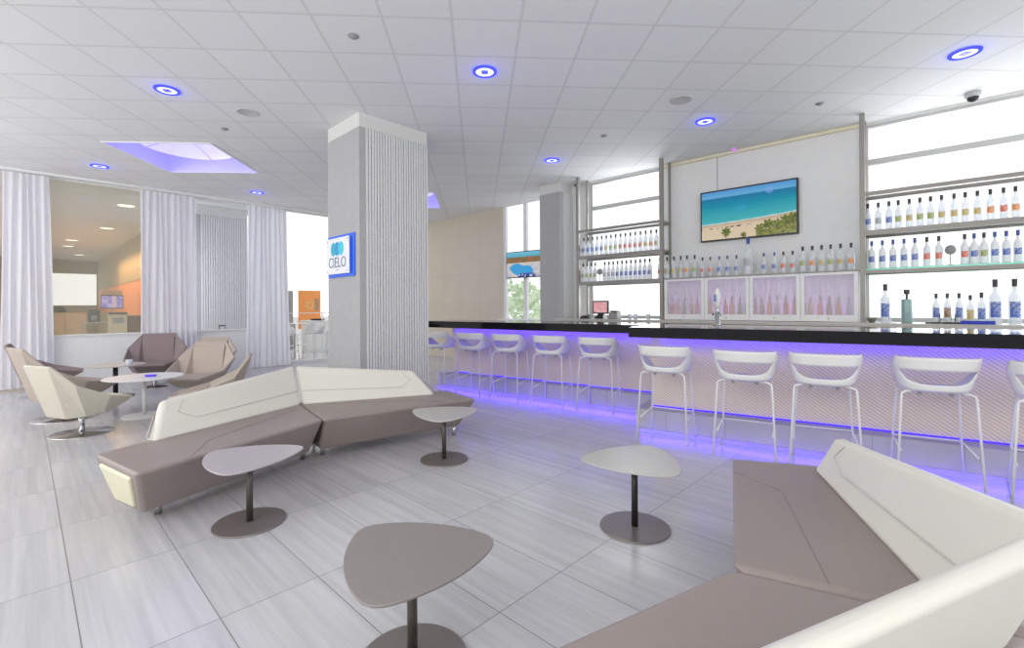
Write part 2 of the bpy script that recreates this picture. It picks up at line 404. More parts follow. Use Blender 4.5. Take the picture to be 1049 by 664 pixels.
# little fittings
GRILLE = pm('speaker_grille', (.55, .55, .55), .7)
for i, (p, lab) in enumerate([((-6.64, 2.03), 'round flush ceiling speaker left of the big column'), ((-2.49, 5.65), 'round flush ceiling speaker in front of the bar')]):
    bm = bmesh.new(); lathe(bm, [(0, -.006), (.11, -.006), (.118, -.012), (.13, -.008), (.132, 0), (0, 0)], 32)
    tag(mesh_obj('ceiling_speaker', bm, GRILLE, loc=(p[0], p[1], HC - .0005), smooth=True), lab, 'speaker', 'ceiling speakers')
for p, lab in [((-4.08, 2.16), 'small recessed sprinkler cap near the top centre of the ceiling'), ((-7.48, 1.99), 'small recessed sprinkler cap above the square blue recess'),
               ((-3.83, 6.03), 'small recessed sprinkler cap between the far downlight and round speaker'), ((-1.29, 7.0), 'small recessed sprinkler cap above the right end of the television')]:
    bm = bmesh.new(); lathe(bm, [(0, -.02), (.03, -.02), (.034, -.006), (.052, -.004), (.052, 0), (0, 0)], 20)
    tag(mesh_obj('sprinkler_cap', bm, GREYP, loc=(p[0], p[1], HC + .001), smooth=True), lab, 'sprinkler', 'ceiling sprinkler caps')
for p, lab, s in [((.09, 7.96), 'dark dome security camera in front of the right window', 1), ((-5.64, 7.86), 'dark dome security camera beside the far narrow column', 1)]:
    t = thing('dome_camera', lab, 'camera', (p[0], p[1], HC)); 
    bm = bmesh.new(); lathe(bm, [(0, 0), (.075, 0), (.078, -.04), (.06, -.055), (0, -.055)], 24); mesh_obj('housing', bm, GRILLE, t, smooth=True)
    bm = bmesh.new(); lathe(bm, [(.055, -.055), (.05, -.085), (.032, -.108), (0, -.118)], 24); mesh_obj('dome', bm, BLACKP, t, smooth=True)
bm = bmesh.new(); lathe(bm, [(0, -.03), (.03, -.03), (.045, 0), (0, 0)], 16)
tag(mesh_obj('ceiling_sensor', bm, LEDV, loc=(-2.66, 8.04, HC - .0005)), 'tiny violet lit sensor on the ceiling edge above the television', 'sensor')

# ------------------------------------------------------------------ walls
WPH = 2.14
def wall_frame_obj(name, bm, mat, **kw):
    return mesh_obj(name, bm, mat, rot=R(WPH), **kw)     # local x = along wall, local y = distance
# central white panel wall and strips beside windows (local coords)
bm = bmesh.new()
box(bm, -3.62, -.70, 8.24, 8.42, 0, HC)
box(bm, -5.9, -3.62, 8.27, 8.40, 0, 1.22); box(bm, -.70, 3.0, 8.27, 8.40, 0, 1.22)
box(bm, -5.75, -5.17, 8.27, 8.40, 1.22, HC)
box(bm, -5.17, -3.62, 8.27, 8.40, 3.96, HC); box(bm, -.70, 3.0, 8.27, 8.40, 3.96, HC)
wallb = wall_frame_obj('wall_bar', bm, WALLW); wallb['kind'] = 'structure'
bm = bx(-2.66, -2.65, 8.232, 8.24, 3.40, HC - .01); o = wall_frame_obj('trim_1', bm, GREYP); o['kind'] = 'structure'
bm = bx(-3.62, -.70, 8.18, 8.24, 3.94, HC - .005); o = wall_frame_obj('trim_2', bm, pm('cove_light_tint', (.8, .74, .55), .6)); o['kind'] = 'structure'  # warm cove light painted in as the yellowish trim colour
FRAMEM = pm('window_frame', (.55, .55, .53), .45)
def window(nm, s0, s1, verts):
    bm = bx(s0, s1, 8.315, 8.322, 1.22, 3.96)
    g = wall_frame_obj(nm, bm, PANE); g['kind'] = 'structure'
    f = bmesh.new()
    for z0, z1 in ((1.22, 1.27), (3.40, 3.48), (3.92, 3.96)): box(f, s0, s1, 8.285, 8.345, z0, z1)
    for v in verts: box(f, v - .03, v + .03, 8.28, 8.35, 1.22, 3.96)
    mesh_obj('window_frame', f, FRAMEM, g)
window('window_1', -5.17, -3.62, (-5.14, -3.65)); window('window_2', -.70, 3.0, (-.67, 1.6, 2.97))

# far wall with beige stone and tall view window (world aligned)
bm = bx(-12.2, -8.47, 8.57, 8.75, 0, HC); struct('wall_far', bm, BEIGE)
bm = bmesh.new(); box(bm, -8.47, -5.6, 8.57, 8.72, 0, 1.10); struct('wall_sill', bm, WALLW)
bm = bx(-8.40, -5.85, 8.62, 8.63, 1.12, 3.97); g = struct('window_3', bm, PANE)
f = bmesh.new()
for x in (-8.43, -7.72, -7.0, -6.3): box(f, x - .05, x + .05, 8.58, 8.66, 1.10, HC)
box(f, -8.45, -5.8, 8.585, 8.655, 1.10, 1.15); box(f, -8.45, -5.8, 8.585, 8.655, 2.55, 2.62)
mesh_obj('window_frame', f, WHITE, g)
bm = bx(-8.47, -5.6, 8.40, 8.57, 1.10, 1.14); struct('trim_3', bm, WHITE)

# curtain side: low wall, sill, ledge
bm = bmesh.new(); box(bm, -12.52, -12.38, .25, 3.80, 0, .93); struct('wall_left', bm, WHITE)
bm = bx(-12.55, -12.35, .25, 3.80, .93, .96); struct('trim_4', bm, WHITE)
bm = bx(-12.56, -12.40, 3.80, 12.3, 0, .09); struct('trim_5', bm, WHITE)
bm = bmesh.new(); box(bm, -12.50, -12.40, -4.2, 8.57, HC - .06, HC - .001); struct('trim_6', bm, WHITE)
bm = bx(-12.50, -12.46, 2.66, 3.78, .96, 3.93); struct('window_4', bm, PANE)
bm = bx(-12.47, -12.46, .34, 1.72, .96, 3.93); struct('window_5', bm, TINTP)
# --- adjoining warm lobby
XB = -33.0
bm = bmesh.new(); box(bm, XB - .15, XB, -4.2, 1.02, 0, HC); box(bm, XB - .15, XB, 2.72, 6, 0, HC)
box(bm, XB - .15, XB, 1.02, 2.72, 0, 1.66); box(bm, XB - .15, XB, 1.02, 2.72, 3.3, HC)
struct('wall_lobby', bm, OLIVE)
bm = bx(XB - .08, XB - .07, 1.02, 2.72, 1.66, 3.3); g = struct('window_6', bm, PANE)
f = bmesh.new(); box(f, XB - .12, XB + .02, .98, 1.02, 1.66, 3.3); box(f, XB - .12, XB + .02, 2.72, 2.76, 1.66, 3.3); box(f, XB - .12, XB + .02, 1.0, 2.74, 1.62, 1.66)
mesh_obj('window_frame', f, OLIVE, g)
# side wall of the lobby: tan above, orange below
bm = bmesh.new(); box(bm, XB, -17.6, 2.75, 2.9, 2.45, HC); box(bm, XB, -17.6, 2.75, 2.9, 0, 1.25); struct('wall_lobby_side', bm, TAN)
bm = bx(XB, -17.6, 2.77, 2.9, 1.25, 2.45); struct('wall_orange', bm, ORANGE)
# white bright room beyond the curtains on the right
bm = bx(-22.0, -21.8, 3.2, 12.4, 0, 1.05); struct('wall_white_room', bm, WALLW)

# ------------------------------------------------------------------ columns
def ribbed(bm, p0, p1, z0, z1, n, depth, nrm):
    """raised vertical ribs on one face from p0 to p1"""
    p0, p1 = Vector(p0), Vector(p1); nrm = Vector(nrm); d = (p1 - p0) / n
    for i in range(n):
        a = p0 + d * (i + .10 + random.uniform(-.04, .04)); b = p0 + d * (i + .80 + random.uniform(-.05, .05))
        m = (a + b) / 2; q = depth * random.uniform(.8, 1.1)
        pr = [a, a + nrm * q * .8, m + nrm * q, b + nrm * q * .8, b]
        hexa(bm, [(v.x, v.y, z0) for v in pr], [(v.x, v.y, z1 - random.uniform(0, .01)) for v in pr])
def column(name, label, x0, x1, y0, y1, faces, n, band=.19, depth=.018, mat=CONC):
    t = thing(name, label, 'column', ((x0 + x1) / 2, (y0 + y1) / 2, 0)); cx, cy = (x0 + x1) / 2, (y0 + y1) / 2
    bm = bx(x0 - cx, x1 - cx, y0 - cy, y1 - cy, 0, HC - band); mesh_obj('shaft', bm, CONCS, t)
    bm = bx(x0 - cx + .005, x1 - cx - .005, y0 - cy + .005, y1 - cy - .005, HC - band, HC - .001); mesh_obj('capital', bm, CAPM, t)
    bm = bmesh.new()
    if 'px' in faces: ribbed(bm, (x1 - cx, y0 - cy + .09, 0), (x1 - cx, y1 - cy, 0), 0, HC - band - .005, n, depth, (1, 0, 0))
    if 'ny' in faces: ribbed(bm, (x0 - cx, y0 - cy, 0), (x1 - cx, y0 - cy, 0), 0, HC - band - .005, n, depth, (0, -1, 0))
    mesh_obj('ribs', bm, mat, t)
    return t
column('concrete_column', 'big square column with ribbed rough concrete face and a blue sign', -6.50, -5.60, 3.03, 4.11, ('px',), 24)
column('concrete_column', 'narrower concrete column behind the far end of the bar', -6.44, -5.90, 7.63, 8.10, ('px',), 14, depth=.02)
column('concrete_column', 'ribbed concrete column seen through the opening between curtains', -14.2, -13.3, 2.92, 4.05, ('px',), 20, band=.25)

# ------------------------------------------------------------------ sign on the column
def text_mesh(body, size, mat, parent, loc, rx=PI / 2, rz=0, ext=.0015, name='lettering', sx=1):
    cu = bpy.data.curves.new(name, 'FONT'); cu.body = body; cu.size = size; cu.extrude = ext; cu.align_x = 'CENTER'; cu.align_y = 'CENTER'
    tmp = bpy.data.objects.new('tmp', cu); C.objects.link(tmp)
    dg = bpy.context.evaluated_depsgraph_get(); me = bpy.data.meshes.new_from_object(tmp.evaluated_get(dg))
    bpy.data.objects.remove(tmp); me.materials.clear(); me.materials.append(mat)
    o = bpy.data.objects.new(name, me); C.objects.link(o); o.parent = parent; o.location = loc; o.rotation_euler = (rx, 0, rz); o.scale = (sx, 1, 1)
    return o
t = thing('wall_sign', 'square blue and white sign reading CIELO with three overlapping ovals', 'sign', (-6.08, 3.03, 2.155))
mesh_obj('backing', bx(-.375, .375, -.022, -.002, -.285, .285), BLUEP, t, bevel=.004)
mesh_obj('face', bx(-.345, .305, -.060, -.045, -.245, .245), SIGNW, t, bevel=.003)
for x, z in ((-.31, .21), (.27, .21), (-.31, -.21), (.27, -.21)):
    bm = tube(bmesh.new(), (x, -.022, z), (x, -.066, z), .011); mesh_obj('standoff', bm, CHROME, t)
OV = [pm('oval_teal', (.02, .42, .55), .4), pm('oval_blue', (.02, .30, .62), .4), pm('oval_cyan', (.05, .58, .72), .4)]
for k, x in enumerate((-.13, -.02, .09)):
    bm = bmesh.new(); n = 28
    A = [bm.verts.new((x + .075 * math.cos(2 * PI * i / n), -.0605 - .0008 * k, .095 + .095 * math.sin(2 * PI * i / n))) for i in range(n)]
    bm.faces.new(A); r = bmesh.ops.extrude_face_region(bm, geom=bm.faces[:]); bmesh.ops.translate(bm, verts=[v for v in r['geom'] if isinstance(v, bmesh.types.BMVert)], vec=(0, -.0015, 0))
    mesh_obj('oval_emblem', bm, OV[k], t)
text_mesh('CIELO', .20, INK, t, (-.02, -.0615, -.095), sx=.92)
bm = bx(-.06, .02, -.0625, -.060, -.195, -.187); mesh_obj('small_mark', bm, INK, t)

# ------------------------------------------------------------------ curtains
def curtain(y0, y1, x, label, folds, flare=0, z1=HC - .07, z0=.03):
    t = thing('curtain', label, 'curtain', (x, (y0 + y1) / 2, 0), 0, 'floor length white curtains')
    bm = bmesh.new(); nx = folds * 10; nz = 16; w = y1 - y0; rows = []
    ph = [random.uniform(.75, 1.3) for _ in range(folds + 1)]
    for j in range(nz + 1):
        v = j / nz; row = []
        for i in range(nx + 1):
            u = i / nx; k = u * folds; amp = .042 * ph[int(min(k, folds - 1))] * (1 - .35 * v)
            yy = (u - .5) * (w + flare * (1 - v)) + .012 * math.sin(k * 2.1 + v * 3)
            xx = amp * math.sin(2 * PI * k + .5 * math.sin(3 * v + k)) + .012 * math.sin(5 * v + k * 1.7)
            row.append(bm.verts.new((xx, yy, z0 + v * (z1 - z0))))
        rows.append(row)
    for a, b in zip(rows, rows[1:]):
        for i in range(nx): bm.faces.new((a[i], a[i + 1], b[i + 1], b[i]))
    mesh_obj('drape', bm, CURT, t, smooth=True)
    return t
curtain(-1.6, -.42, -12.15, 'leftmost white curtain cut off by the left edge of the photo', 10, .15)
curtain(-.25, .34, -12.22, 'white curtain immediately left of the opening with the small television', 6, .12)
curtain(1.70, 2.66, -12.22, 'white curtain between the tinted opening and the ribbed column behind', 9, .06)
curtain(3.74, 4.62, -12.22, 'white curtain nearest the big column, beside the far high stools', 8, .16)
bm = bx(-12.27, -12.17, -4.0, 8.5, HC - .045, HC - .002); struct('trim_7', bm, WHITE)

# ------------------------------------------------------------------ bar
def bar_section(phi, name, label, s0, s1, Dk, Dc, Dp, depth, ztop, stools=None):
    t = thing(name, label, 'bar', (0, 0, 0), R(phi))
    mesh_obj('step', bx(s0 - .0, s1, Dk, Dc + depth - .1, 0, .225), KICK, t)
    mesh_obj('front_panel', bx(s0 + .12, s1, Dp, Dp + .10, .225, ztop - .121), PANEL, t)
    mesh_obj('led_strip', bx(s0 + .13, s1, Dp - .03, Dp - .005, .226, .238), LED, t)
    mesh_obj('led_strip', bx(s0 + .10, s1, Dp - .10, Dp - .06, ztop - .13, ztop - .118), LED, t)
    return t
BR = bar_section(10.8, 'bar', 'right hand bar section with wavy beige front and blue light strips', -1.82, 3.2, 5.55, 5.25, 5.80, .95, 1.21)
BL = bar_section(7.5, 'bar', 'left hand bar section set back behind the first five stools', -6.30, -1.95, 6.32, 6.0, 6.55, .9, 1.205)
o = mesh_obj('bar_counter', bx(-1.80, 3.3, 5.25, 6.25, 1.095, 1.21), BLACK, bevel=.004, rot=R(10.8)); tag(o, 'thick polished black bar counter on the right, in front of the television', 'counter')
o = mesh_obj('bar_counter', bx(-6.45, -2.20, 6.0, 6.85, 1.085, 1.20), BLACK, bevel=.004, rot=R(7.5)); tag(o, 'thick polished black bar counter on the left, running behind the column', 'counter')
def bar_light(phi, s0, s1, D, z, power, w=.06, tilt=0):
    x, y = frame_pt(phi, (s0 + s1) / 2, D)
    a = area('bar_led', (x, y, z), s1 - s0, w, power, (.07, .025, 1.0), (0, 0, 0))
    a.rotation_euler = (R(tilt), 0, R(phi)); return a
bar_light(10.8, -1.6, 3.2, 5.745, 1.07, 9, w=.03, tilt=0); bar_light(7.5, -6.1, -2.1, 6.495, 1.065, 11, w=.03, tilt=0)
for ph_, s0_, s1_, D_, pw in ((10.8, -1.75, 3.2, 5.525, 15), (7.5, -6.2, -2.2, 6.295, 17)):
    a_ = bar_light(ph_, s0_, s1_, D_ - .01, .11, pw * .8, w=.03, tilt=-42); a_.data.spread = R(150)

# ------------------------------------------------------------------ bar stools
def make_stool():
    t = thing('bar_stool', '', 'bar stool', (0, 0, 0), 0, 'white bar stools along the bar')
    bm = bmesh.new()
    NP = 56; F0 = 2.45     # half sweep angle (front gap)
    phis = [-F0 + 2 * F0 * i / NP for i in range(NP + 1)]
    vt = .60; vb0 = .17; PH = 1.0
    def Hh(p):
        a = abs(p)
        if a < 1.0: return .285
        k = (a - 1.0) / (F0 - 1.0); return .285 * (1 - k) ** 1.1 + .018
    def spow(x, e): return math.copysign(abs(x) ** e, x)
    def pt(p, v):
        h = Hh(p); q = v * h / .285
        rx = .222 + .068 * q ** .8; ry = .20 + .045 * q
        s, c = math.sin(p), math.cos(p)
        return (rx * spow(s, .72), -ry * spow(c, .72), .735 + h * v + .02 * (1 - v))
    def vb(p):
        if abs(p) >= PH: return vt
        return vt - (vt - vb0) * math.sqrt(max(0, 1 - (abs(p) / PH) ** 2.6))
    rows = []
    for t_ in [0, .25, .5, .75, 1]: rows.append([bm.verts.new(pt(p, t_ * vb(p))) for p in phis])
    rows2 = []
    for k in range(6):
        t_ = k / 5; rows2.append([bm.verts.new(pt(p, vt + (1 - vt) * t_)) for p in phis])
    for rr in (rows, rows2):
        for a, b in zip(rr, rr[1:]):
            for i in range(NP): bm.faces.new((a[i], a[i + 1], b[i + 1], b[i]))
    # seat pan : rings inside
    bot = rows[0]; prev = bot
    for k, sc in enumerate((.86, .6, .3)):
        ring = [bm.verts.new((v.co.x * sc, v.co.y * sc, v.co.z - (.012, .026, .03)[k])) for v in bot]
        for i in range(NP): bm.faces.new((prev[i], prev[i + 1], ring[i + 1], ring[i]))
        bm.faces.new((prev[NP], prev[0], ring[0], ring[NP]))
        prev = ring
    c = bm.verts.new((0, 0, .725))
    for i in range(NP): bm.faces.new((prev[i], prev[i + 1], c))
    bm.faces.new((prev[NP], prev[0], c))
    bmesh.ops.remove_doubles(bm, verts=bm.verts, dist=.0008)
    o = mesh_obj('seat_shell', bm, PLAST, t, smooth=True)
    s = o.modifiers.new('s', 'SOLIDIFY'); s.thickness = .011; s.offset = 0
    for sx in (-1, 1):
        for sy in (-1, 1):
            bm = path(bmesh.new(), [(sx * .15, sy * .13, .735), (sx * .19, sy * .15, .733), (sx * (.212 - .012 * sy), sy * .165, .722), (sx * (.218 - .012 * sy), sy * .17, .70), (sx * (.255 - .01 * sy), sy * .215, .0)], .0095)
            mesh_obj('leg', bm, PLAST, t, smooth=True)
    bm = bmesh.new(); k = .285 / .705
    lx = .245 - .032 * k; ly = .215 - .045 * k
    path(bm, [(-lx - .004, -ly + .03, .24), (-lx, ly, .285), (lx, ly, .285), (lx + .004, -ly + .03, .24)], .008); mesh_obj('footrest', bm, PLAST, t, smooth=True)
    bm = bmesh.new()
    for sx in (-1, 1): tube(bm, (sx * .10, -.10, .70), (sx * .10, -.10, .73), .016)
    mesh_obj('fixing_bolts', bm, GREYP, t)
    return t
stool = make_stool()
near = [((-2.30, 4.69), 9, 'white bar stool left of the black counter corner, first at the right section'),
        ((-1.48, 4.68), 12, 'white bar stool standing below the left end of the wall television'),
        ((-.87, 4.86), 13, 'white bar stool whose legs are partly hidden by the cream sofa back tip'),
        ((-.14, 5.09), 14, 'white bar stool behind the right sofa, second from the right edge'),
        ((.52, 5.13), 3, 'white bar stool cut off by the right edge of the photo'),
        ((-3.65, 5.46), 13, 'white bar stool at the right end of the set back left bar section'),
        ((-4.42, 5.36), 12, 'white bar stool second from the right at the left bar section'),
        ((-5.2, 5.25), 11, 'white bar stool in the middle of the five at the left bar section'),
        ((-5.92, 5.12), 11, 'white bar stool second from the big column along the left bar'),
        ((-6.66, 4.98), 11, 'white bar stool half hidden by the big ribbed column')]
for i, ((x, y), a, lab) in enumerate(near):
    c = (x - .215 * math.sin(R(a)), y + .215 * math.cos(R(a)), 0)
    if i == 0: stool.location = c; stool.rotation_euler.z = R(a); stool['label'] = lab
    else: dup(stool, c, R(a), lab)
for (x, y, a, lab) in [(-13.15, 4.95, -60, 'far white high stool beside the last curtain'), (-13.2, 5.75, 200, 'far white high stool at the high table, facing the curtain'),
                       (-12.9, 6.15, 150, 'far white high stool half hidden by the left edge of the big column')]:
    dup(stool, (x, y, 0), R(a), lab, 'white high stools in the far room')
# far high table
t = thing('high_table', 'far white high table between the far stools', 'table', (-13.6, 5.35, 0))
mesh_obj('tabletop', lathe(bmesh.new(), [(0, 1.0), (.36, 1.0), (.37, 1.01), (.36, 1.025), (0, 1.025)], 28), PLAST, t, smooth=False)
mesh_obj('pole', tube(bmesh.new(), (0, 0, .02), (0, 0, 1.0), .03), CHROME, t); mesh_obj('base', lathe(bmesh.new(), [(0, 0), (.25, 0), (.25, .012), (0, .03)], 28), CHROME, t)

# ------------------------------------------------------------------ side tables
def tri_outline(n=14):
    """rounded triangle with bulging sides, apex at angle 0"""
    V = [(.375 * math.cos(R(a)), .375 * math.sin(R(a))) for a in (0, 120, 240)]
    pts = []
    for k in range(3):
        a, b = Vector(V[k]), Vector(V[(k + 1) % 3]); m = (a + b) / 2; out = m.normalized()
        for i in range(n + 1):
            if i == n: continue
            u = i / n
            pts.append(a.lerp(b, u) + out * (.080 * 4 * u * (1 - u)))
    m_ = len(pts)
    for _ in range(3): pts = [pts[i - 1] * .25 + pts[i] * .5 + pts[(i + 1) % m_] * .25 for i in range(m_)]
    return [(p.x, p.y) for p in pts]
def side_table(x, y, ang, top, leg, base, label, z=.45):
    t = thing('side_table', label, 'side table', (x, y, 0), R(ang), 'low tables with rounded triangular tops')
    bm = prism(bmesh.new(), tri_outline(), z - .012, z); mesh_obj('tabletop', bm, top, t, bevel=.004)
    mesh_obj('pole', tube(bmesh.new(), (0, 0, .012), (0, 0, z - .012), .021, n=20), leg, t, smooth=True)
    mesh_obj('base', lathe(bmesh.new(), [(0, 0), (.222, 0), (.225, .004), (.222, .012), (0, .014)], 48), base, t)
    return t
side_table(-3.47, 1.06, 84, pm('table_top_lilac', (.40, .36, .38), .3), TLEG, TBASE, 'low side table with rounded triangular top in front of the left sofa')
side_table(-3.55, 2.78, 77, TTOPL, TLEG, TBASE, 'low side table at the far right end of the left sofa')
side_table(-1.55, 2.78, 102, TTOPL, pm('dark_pole', (.03, .028, .026), .3, .4), TBASE, 'low side table with pale grey top left of the right sofa')
side_table(-1.62, 1.10, 63, TTOP, TLEG, TBASE, 'nearest low side table with taupe top at the bottom of the photo')

# ------------------------------------------------------------------ sofas
def offset(p, q, d):
    v = Vector((q[0] - p[0], q[1] - p[1])).normalized(); return Vector((v.y, -v.x)) * d
def sofa_module(label, F0, F1, B1, B0, side, bk, tops, legs, endat, seams, bseams):
    """F0 free end front, F1 junction front, B1 junction back, B0 free end back. bk: back rest base (free, junction), tops: (free, junction) with height"""
    c = ((F0[0] + F1[0] + B1[0] + B0[0]) / 4, (F0[1] + F1[1] + B1[1] + B0[1]) / 4)
    t = thing('sofa_module', label, 'sofa', (c[0], c[1], 0), 0, 'angled two tone lounge sofas')
    L = lambda p, z=0: (p[0] - c[0], p[1] - c[1], z)
    f0, f1, b1, b0 = map(Vector, (F0, F1, B1, B0)); 
    cen = (f0 + f1 + b1 + b0) / 4
    def inward(a, b, d):
        n = Vector(((b - a).y, -(b - a).x)).normalized(); m = (a + b) / 2
        if (cen - m).dot(n) < 0: n = -n
        return n * d
    gi = inward(f0, f1, .19); gb = inward(b0, b1, .17); ge = inward(f0, b0, .13)
    bot = [f0 + gi + ge, f1 + gi, b1 + gb, b0 + gb + ge * .27]
    top = [f0, f1, b1, b0]
    bm = hexa(bmesh.new(), [L(p, .095) for p in bot], [L(p, .425) for p in top])
    seat = mesh_obj('seat', bm, TAUPE, t, bevel=.032, seg=5)
    # end panel on the free end
    if endat:
        bt = [f0 + gi + ge, b0 + gb + ge * .27]; tp = [f0, b0]
        q = [Vector((*bt[0], .095)), Vector((*bt[1], .095)), Vector((*tp[1], .425)), Vector((*tp[0], .425))]
        cc = sum(q, Vector()) / 4; nn = (q[1] - q[0]).cross(q[3] - q[0]).normalized()
        if nn.dot(cc - Vector((*cen, .26))) < 0: nn = -nn
        q = [cc + (p - cc) * .72 for p in q]
        bm = hexa(bmesh.new(), [L(p, 0)[:2] + (p.z,) for p in [x - nn * .02 for x in q]], [L(p, 0)[:2] + (p.z,) for p in [x + nn * .017 for x in q]])
        o = mesh_obj('end_panel', bm, ENDP, t, bevel=.013, seg=3); o['label'] = 'cream end panel'
    # backrest wedge
    k0, k1 = Vector(bk[0]), Vector(bk[1]); dr = (k1 - k0).normalized()
    n = Vector((dr.y, -dr.x)); 
    if n.dot(k0 - (f0 + f1) / 2) < 0: n = -n
    (t0, h0), (t1, h1) = tops; t0, t1 = Vector(t0), Vector(t1)
    th_b, th_t = .13, .07
    bb0 = k0 + n * th_b; bb1 = k1 + n * th_b
    bt0, bt1 = t0 + n * th_t, t1 + n * th_t
    bm = hexa(bmesh.new(), [L(k0, .418), L(k1, .418), L(bb1, .418), L(bb0, .418)], [L(t0, h0), L(t1, h1), L(bt1, h1 - .01), L(bt0, h0 - .01)])
    o = mesh_obj('backrest', bm, CREAM, t, bevel=.034, seg=5); o['label'] = 'cream leather backrest leaning outward'
    # brown slot on the free end of the wedge
    q = [Vector((*(k0 + n * .09), .45)), Vector((*(k0 + n * (th_b - .07)), .45)), Vector((*(t0.lerp(k0, .2) + n * .055), h0 - .07))]
    cc = sum(q, Vector()) / 3; q = [p - Vector((*dr, 0)) * .002 for p in q]
    A = [(p.x - c[0] - dr.x * .0, p.y - c[1], p.z) for p in q]; B = [(p[0] - dr.x * .012, p[1] - dr.y * .012, p[2]) for p in A]
    o = mesh_obj('end_slot', hexa(bmesh.new(), A, B), TAUPE, o); o['label'] = 'brown slot in the end of the backrest'
    for (x, y) in legs:
        bm = tube(bmesh.new(), L((x, y), 0), L((x, y), .11), .022, n=16); mesh_obj('leg', bm, CHROME, t, smooth=True)
    for s in seams:
        bm = path(bmesh.new(), [L(p, .4255) for p in s], .0022, 6); mesh_obj('seam', bm, SEAM, seat)
    # stitched seam on the leaning face of the back
    def face_pt(u, v):
        a = Vector((*k0.lerp(k1, u), .43)); b = Vector((*t0.lerp(t1, u), h0 + (h1 - h0) * u)); return a.lerp(b, v)
    nf = Vector((-n.x, -n.y, .75)).normalized()
    pts = [face_pt(u, v) + nf * .001 for u, v in bseams]
    bm = path(bmesh.new(), [(p.x - c[0], p.y - c[1], p.z) for p in pts], .0028, 6); mesh_obj('seam', bm, CREAMS, [q for q in t.children if q.name.startswith('backrest')][0] if t.children else t)
    return t
BS = [(1.0, .34), (.22, .34), (.10, .60), (.12, .90)]
sofa_module('left sofa section with cream end panel facing the camera', (-3.69, .48), (-4.22, 1.915), (-5.24, 2.08), (-4.42, .34), -1,
            ((-4.48, .70), (-5.05, 2.05)), (((-4.74, .80), .69), ((-5.37, 2.11), .80)), [(-4.10, .66), (-4.36, .58), (-4.56, 1.86), (-5.1, 1.95)], True,
            [[(-3.83, .80), (-4.22, 1.0), (-4.86, 1.93)]], BS)
sofa_module('left sofa section nearest the big ribbed column', (-3.92, 3.54), (-4.22, 1.925), (-5.24, 2.09), (-4.60, 3.66), -1,
            ((-4.44, 3.36), (-5.05, 2.06)), (((-4.70, 3.22), .70), ((-5.37, 2.12), .80)), [(-4.16, 3.40), (-4.46, 3.46), (-4.56, 2.06), (-5.1, 2.2)], True,
            [[(-4.02, 3.15), (-4.36, 3.0), (-4.9, 2.2)]], BS)
sofa_module('right sofa section with tall cream back toward the bar stools', (-1.13, 3.31), (-.665, 1.945), (.17, 2.19), (-.46, 3.66), 1,
            ((-.68, 3.42), (-.03, 2.09)), (((-.535, 3.205), .70), ((.175, 2.125), .80)), [(-.95, 3.18), (-.58, 3.42), (-.48, 2.08), (.0, 2.20)], True,
            [[(-1.02, 3.04), (-.72, 2.90), (-.36, 2.06)]], BS)
sofa_module('nearest right sofa section cut off by the bottom right corner', (-1.06, .56), (-.665, 1.92), (.17, 2.165), (-.44, .44), 1,
            ((-.70, .72), (-.03, 2.08)), (((-.46, .78), .71), ((.175, 2.115), .80)), [(-.86, .72), (-.52, .60), (-.48, 1.80), (-.05, 1.95)], True,
            [[(-.92, .80), (-.72, .95), (-.24, 1.95)]], BS)

# ------------------------------------------------------------------ lounge chairs
def make_lounge(mat, name_label, inner=None):
    t = thing('lounge_chair', name_label, 'lounge chair', (0, 0, 0), 0, 'angular swivel lounge chairs')
    # rim (front +y)
    rim = [(-.20, .46, .42), (.20, .46, .42), (.40, .08, .50), (.42, -.26, .66), (.24, -.42, .90), (-.24, -.42, .90), (-.42, -.26, .66), (-.40, .08, .50)]
    low = [(-.17, .22, .28), (.17, .22, .28), (.27, .08, .29), (.27, -.10, .28), (.18, -.24, .27), (-.18, -.24, .27), (-.27, -.10, .28), (-.27, .08, .29)]
    bm = bmesh.new(); A = [bm.verts.new(p) for p in low]; B = [bm.verts.new(p) for p in rim]; n = 8
    for i in range(n):
        j = (i + 1) % n; bm.faces.new((A[i], A[j], B[j])); bm.faces.new((A[i], B[j], B[i]))
    bm.faces.new(A[::-1])
    o = mesh_obj('shell', bm, mat, t)
    s = o.modifiers.new('s', 'SOLIDIFY'); s.thickness = .035; s.offset = 1
    b = o.modifiers.new('b', 'BEVEL'); b.width = .008; b.segments = 2; b.limit_method = 'ANGLE'
    # seat cushion
    sc = [(-.17, .41), (.17, .41), (.31, .08), (.30, -.14), (.20, -.27), (-.20, -.27), (-.30, -.14), (-.31, .08)]
    bm = hexa(bmesh.new(), [(x * .86, y * .9 - .0, .33) for x, y in sc], [(x, y, .41) for x, y in sc]); mesh_obj('seat_cushion', bm, inner or mat, t, bevel=.02, seg=3)
    bm = hexa(bmesh.new(), [(-.24, -.26, .40), (.24, -.26, .40), (.20, -.30, .40), (-.20, -.30, .40)], [(-.24, -.375, .84), (.24, -.375, .84), (.22, -.41, .84), (-.22, -.41, .84)]); mesh_obj('back_cushion', bm, inner or mat, t, bevel=.01)
    mesh_obj('column', tube(bmesh.new(), (0, 0, .01), (0, 0, .29), .033, n=20), CHROME, t, smooth=True)
    mesh_obj('base', lathe(bmesh.new(), [(0, 0), (.315, 0), (.32, .004), (.31, .010), (.05, .022), (.04, .03), (0, .03)], 48), CHROME, t, smooth=True)
    return t
def place(t, x, y, a, sc=1): t.location = (x, y, 0); t.rotation_euler.z = R(a); t.scale = (sc,) * 3
place(make_lounge(CHCREAM, 'cream angular swivel chair nearest the camera with round chrome base', pm('lounge_cream_lit', (.80, .76, .66), .55)), -7.42, .47, 24, .93)  # cushions use a paler copy of the cream, lit look in the colour
